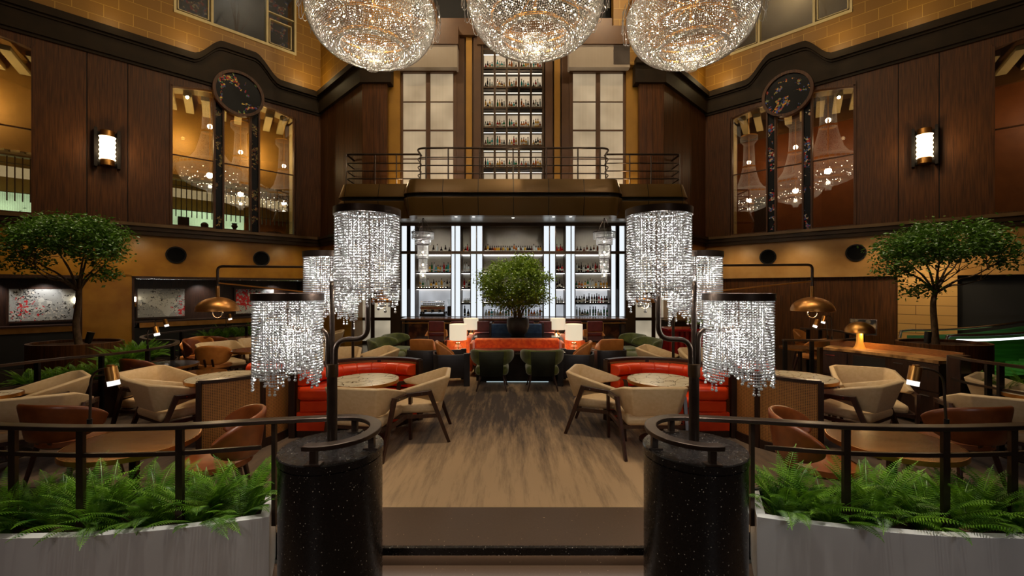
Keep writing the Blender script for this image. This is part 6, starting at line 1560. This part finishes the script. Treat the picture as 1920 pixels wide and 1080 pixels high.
# ================================================================== RIGHT SIDE PIECES
# curved sideboard
t = thing('sideboard', 'curved dark sideboard with marble top and low back on the right', 'sideboard', (0, 0, 0))
fp = [p[:2] for p in spline([(4.98, 6.85, 0), (5.22, 6.55, 0), (5.42, 6.1, 0), (5.55, 5.55, 0)], 6)]
MB().sweep(fp, [(0.0, 0.05), (0.0, 0.86), (-0.40, 0.86), (-0.40, 0.05)]).build('body', wood_dark, t)
MB().sweep(fp, [(0.02, 0.86), (0.02, 0.90), (-0.40, 0.90), (-0.40, 0.86)]).build('top', mat('brown_marble_top', S(120, 84, 48), 0.3, col2=S(206, 160, 100), scale=5, stretch=(1.5, 1.5, 1), detail=9, lo=0.4, hi=0.62), t)
MB().sweep(fp, [(-0.40, 0.5), (-0.40, 0.99), (-0.435, 0.99), (-0.435, 0.5)]).build('upstand', mat('sideboard_wood', S(130, 80, 38), 0.35, col2=S(150, 96, 48), scale=5, stretch=(3, 3, 14)), t)
MB().box((5.64, 5.40, 0.5), (0.24, 0.14, 1.0), R(20)).build('end_post', wood_dark, t, bevel=0.01)
n_ = len(fp)
for i0, i1 in ((0, 5), (12, 15), (15, 18)):
    for z0, z1 in ((0.12, 0.47), (0.49, 0.84)):
        MB().sweep(fp[i0:i1 + 1], [(0.0, z0), (0.018, z0), (0.018, z1), (0.0, z1)]).build('drawer', wood_dark, t)
        a, b_ = Vector(fp[(i0 + i1) // 2]), Vector(fp[(i0 + i1) // 2 + 1]); dd = (b_ - a).normalized(); nn = Vector((dd.y, -dd.x)); c = a + nn * 0.03
        MB().bar((c.x - dd.x * 0.06, c.y - dd.y * 0.06, z1 - 0.05), (c.x + dd.x * 0.06, c.y + dd.y * 0.06, z1 - 0.05), 0.015, 0.012).build('handle', chrome, t)
MB().sweep(fp[6:12], [(0.004, 0.55), (0.004, 0.82), (0.0, 0.82), (0.0, 0.55)]).build('open_niche', black_matte, t)
a, b_ = Vector(fp[7]), Vector(fp[10]); dd = (b_ - a).normalized(); nn = Vector((dd.y, -dd.x))
t = thing('mushroom_lamp', 'gold mushroom lamp on the marble top of the sideboard', 'table lamp', (x_at(1612, 6.72), 6.72, 0.90))
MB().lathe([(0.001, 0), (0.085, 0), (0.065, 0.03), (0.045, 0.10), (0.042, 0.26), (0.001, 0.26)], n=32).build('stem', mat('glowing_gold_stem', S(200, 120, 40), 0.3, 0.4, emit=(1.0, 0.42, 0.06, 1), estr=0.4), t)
MB().lathe([(0.001, 0.42)] + [(0.20 * math.sin(a), 0.25 + 0.17 * math.cos(a)) for a in np.linspace(0.1, PI / 2, 12)] + [(0.19, 0.25), (0.001, 0.28)], n=40).build('shade', brass, t)
point('mushroom_light', (0, 0, 0.235), 6, (1.0, 0.62, 0.25), 0.03, t).location.y = -0.09
# screen on the right wall recess
s_ = (s_at(1597) + s_at(1648)) / 2; x, y = sxy(s_, 0.4, 1)
t = thing('wall_screen', 'small flat screen on a stand behind the mushroom lamp', 'screen', (x, y, z_at(613, y)), R(-45))
w_, h_ = 0.56, 30 / F * y
MB().ext(-w_ / 2, w_ / 2, -0.02, 0.02, -h_ / 2, h_ / 2).build('body', chrome, t)
scr = mat('screen_picture', S(30, 26, 22), 0.3, col2=S(160, 130, 90), scale=7, detail=8, lo=0.5, hi=0.75)
nt, b = base_link(scr); cr_ = b.inputs['Base Color'].links[0].from_socket; nt.links.new(cr_, b.inputs['Emission Color']); b.inputs['Emission Strength'].default_value = 0.4
MB().ext(-w_ / 2 + 0.02, w_ / 2 - 0.02, -0.028, -0.02, -h_ / 2 + 0.02, h_ / 2 - 0.02).build('display', scr, t)
MB().ext(-0.03, 0.03, -0.01, 0.03, -(z_at(613, y)), -h_ / 2).build('stand', black_metal, t); MB().ext(-0.2, 0.2, -0.12, 0.12, -z_at(613, y), -z_at(613, y) + 0.02).build('stand_foot', black_metal, t)
# escalator with green glass side
t = thing('escalator', 'escalator with green glass side and lit handrail at the right edge', 'escalator', (0, 0, 0))
ey = 8.4
def ez(x): return 0.80 + max(0.0, (x - 8.9)) ** 2 * 0.035
xs = np.linspace(8.75, 11.5, 26)
g_ = MB()
for x0, x1 in zip(xs, xs[1:]): g_.add([(x0, ey, ez(x0) - 0.75), (x1, ey, ez(x1) - 0.75), (x1, ey, ez(x1)), (x0, ey, ez(x0)), (x0, ey + .02, ez(x0) - 0.75), (x1, ey + .02, ez(x1) - 0.75), (x1, ey + .02, ez(x1)), (x0, ey + .02, ez(x0))], [(0, 1, 2, 3), (7, 6, 5, 4), (3, 2, 6, 7), (0, 4, 5, 1)])
g_.build('glass_side', green_glass, t)
MB().tube([(x, ey + .01, ez(x) + 0.02) for x in xs], 0.022, 8).build('light_line', led_white, t)
for dy in (0.0, 1.0): MB().tube([(8.52, ey + dy, ez(7.9) - 0.05), (8.55, ey + dy, ez(7.9) + 0.1)] + [(x, ey + dy, ez(x) + 0.12) for x in xs], 0.028, 8).build('handrail', chrome, t)
stp = MB()
for k in range(9): stp.ext(8.8 + k * 0.3, 9.1 + k * 0.3, ey + 0.05, ey + 1.05, max(-0.1, ez(8.9 + k * .3) - 0.95), ez(8.9 + k * 0.3) - 0.72)
stp.build('steps', mat('escalator_step', S(110, 150, 100), 0.4, 0.3, col2=S(150, 190, 130), scale=12), t)
gb = MB()
for x0, x1 in zip(xs, xs[1:]): gb.add([(x0, ey + 1.08, ez(x0) - 0.8), (x1, ey + 1.08, ez(x1) - 0.8), (x1, ey + 1.08, ez(x1)), (x0, ey + 1.08, ez(x0))], [(0, 1, 2, 3)])
gb.build('inner_panel', mat('green_panel', S(70, 120, 66), 0.35, col2=S(100, 160, 90), scale=2, stretch=(0.4, 1, 9)), t)
spot('escalator_light', (9.4, 8.9, 3.0), (9.5, 8.8, 0.2), 60, (0.8, 1.0, 0.75), 90)
# red lacquer desk with a bowl of moss, right of the bar
xd, yd = x_at(1285, 10.6), 10.6
t = thing('lacquer_desk', 'red lacquer host desk right of the bar recess', 'desk', (xd, yd, 0))
MB().ext(-0.55, 0.75, -0.35, 0.35, 0.80, 0.86).build('top', red_lac, t, bevel=0.008)
ft = MB()
for k in range(9): ft.lathe([(0.055, 0.02), (0.055, 0.8)], (-0.45 + k * 0.13, -0.24, 0), 10)
ft.build('fluted_front', red_lac, t); MB().ext(-0.5, 0.7, -0.22, 0.3, 0.02, 0.8).build('body', red_lac, t)
t = thing('moss_bowl', 'shallow dark bowl of green moss on the red desk', 'bowl', (xd + 0.30, yd, 0.86))
MB().lathe([(0.001, 0), (0.16, 0), (0.26, 0.10), (0.25, 0.11), (0.001, 0.09)], n=32).build('bowl', ceramic_dark, t)
link('moss', leaves('moss', [(0.18 * math.cos(k), 0.14 * math.sin(k * 1.7), 0.12 + 0.03 * (k % 3)) for k in range(40)], 22, 0.035, 0.05, leaf_bright, 5), t)
t = thing('display_counter', 'low bronze counter in front of the right recess doors', 'counter', (x_at(1272, 12.4), 12.4, 0))
MB().ext(-0.45, 0.75, -0.3, 0.3, 0, 0.9).build('body', bronze_dark, t); MB().ext(-0.5, 0.8, -0.33, 0.33, 0.9, 0.94).build('top', bronze, t)
# small things on tables
def tray_candle(): pass

# ================================================================== LIGHT
for sx in (-1, 1):
    for px, py, w in ((770, 410, 20),): spot('bar_spot', (sx * 2.6, 11.9, 3.78), (sx * 2.6, 11.6, 0), 25, COOL, 90)
for x in (-1.5, -1.0, 0.0, 1.0, 1.5): spot('bar_spot', (x, 12.1, 3.79), (x, 12.4, 1.0), 30, COOL, 100)
CE = 12.6
for x in (-2.3, -1.1, 0.05, 1.2, 2.4): spot('bar_spot', (x, 11.75, 3.78), (x, 13.2, 2.5), 45, (1.0, 0.93, 0.82), 80, 0.9, 0.05)  # extra spots added to brighten the back bar panel and bottles
def down(x, y, w, ang=34, col=MID, src=None):
    sx_, sy_ = src if src else (x * 0.75, y - 0.6)
    spot('ceiling_spot', (sx_, sy_, CE), (x, y, 0.0), w, col, ang, 0.75, 0.12)
down(0, 4.4, 620, 22); down(0, 8.4, 900, 24, (1, 0.82, 0.56))
for sx in (-1, 1):
    down(sx * 1.7, 5.2, 900, 16); down(sx * 3.7, 5.2, 900, 18); down(sx * 5.6, 5.0, 700, 18)
    down(sx * 2.1, 2.9, 3000, 13, (0.98, 0.95, 0.85)); down(sx * 7.4, 7.4, 2600, 19)
    down(sx * 1.9, 9.4, 500, 18); down(sx * 2.4, 8.0, 400, 18); down(sx * 4.8, 8.3, 500, 22)
# cove light washing the stone above the cornice
for sx in (-1, 1):
    for s, w in ((0.6, 11), (3.6, 8), (5.2, 4)):
        x, y = sxy(s, 0.55, sx); point('cove_light', (x, y, 8.75), w, (1.0, 0.74, 0.36), 0.1)
    # marble storey wall washers and alcove picture lights
    for s in (1.1, 2.7, 4.6, 6.2):
        x, y = sxy(s, 0.9, sx); spot('wall_washer', (x, y, 3.2), (*sxy(s, 0.0, sx), 1.6), 24 if sx < 0 else 32, (1.0, 0.80, 0.48), 120, 0.9, 0.1)
for s, w in ((1.35, 24), (3.3, 24), (6.35, 20), (7.2, 20)):
    x, y = sxy(s, -0.08, -1); spot('picture_light', (x, y, 2.05), (*sxy(s, -0.44, -1), 1.35), w, (1.0, 0.96, 0.9), 95, 0.8, 0.03)
x, y = sxy(5.4, 1.3, 1); spot('pier_light', (x, y, 3.1), (*sxy(5.4, 0.0, 1), 1.5), 60, (1.0, 0.80, 0.5), 70, 0.8, 0.1)
# the rooms behind the side windows
for sx, w in ((-1, 60), (1, 34)):
    for s in (1.6, 3.6, 7.5):
        x, y = sxy(s, -1.0, sx); point('beyond_light', (x, y, 6.3), w, (1.0, 0.76, 0.40) if sx < 0 else (1.0, 0.72, 0.42), 0.05)
    x, y = sxy(2.4, -0.9, sx); point('upper_room_light', (x, y, 11.5), 16 if sx < 0 else 40, (0.9, 0.95, 1.0) if sx < 0 else (1, 0.86, 0.62), 0.3)
# fill spots added behind the viewpoint to brighten planter fronts and step
for sx in (-1, 1):
    spot('fill_spot', (sx * 2.6, -3.0, 3.4), (sx * 2.9, 2.6, 0.0), 140, (1.0, 0.93, 0.92) if sx < 0 else (0.90, 0.94, 1.0), 56, 0.8, 0.6)
    spot('fill_spot', (sx * 1.0, -2.5, 5.6), (sx * 1.0, 3.0, 0.4), 70, MID, 50, 0.8, 0.2)
down(0.1, 9.9, 3200, 13, (1, 0.95, 0.8), (0.3, 9.2))  # extra overhead spot added to brighten the centre shrub
# fill points added high out of view to raise the general light
for x, y, w in ((-5, 3, 120), (5, 3, 120), (-3.0, 9.8, 260), (3.0, 9.8, 260), (0, 5.0, 420)): point('high_fill_light', (x, y, 11.3), w, (1.0, 0.78, 0.50), 0.06)
# balcony cove
for x in (-3.2, 3.2, -1.9, 1.9, 0): point('balcony_light', (x, 12.1, 4.9), 7, (1.0, 0.74, 0.42), 0.1)
for sx in (-1, 1): point('recess_light', (sx * 4.4, 13.4, 3.3), 10, MID, 0.1)

wd = bpy.data.worlds.new('room_world'); sc.world = wd; wd.use_nodes = True
bg = wd.node_tree.nodes['Background']; bg.inputs['Color'].default_value = (0.9, 0.75, 0.55, 1); bg.inputs['Strength'].default_value = 0.02
vs = sc.view_settings; sc.display_settings.display_device = 'sRGB'
vs.view_transform = 'Standard'; vs.look = 'None'; vs.gamma = 1.0; vs.use_curve_mapping = False; vs.exposure = 0.06
cy = sc.cycles; cy.max_bounces = 6; cy.diffuse_bounces = 3; cy.glossy_bounces = 3; cy.transmission_bounces = 4; cy.transparent_max_bounces = 12
cy.caustics_reflective = False; cy.caustics_refractive = False; cy.sample_clamp_indirect = 4.0; cy.use_denoising = True
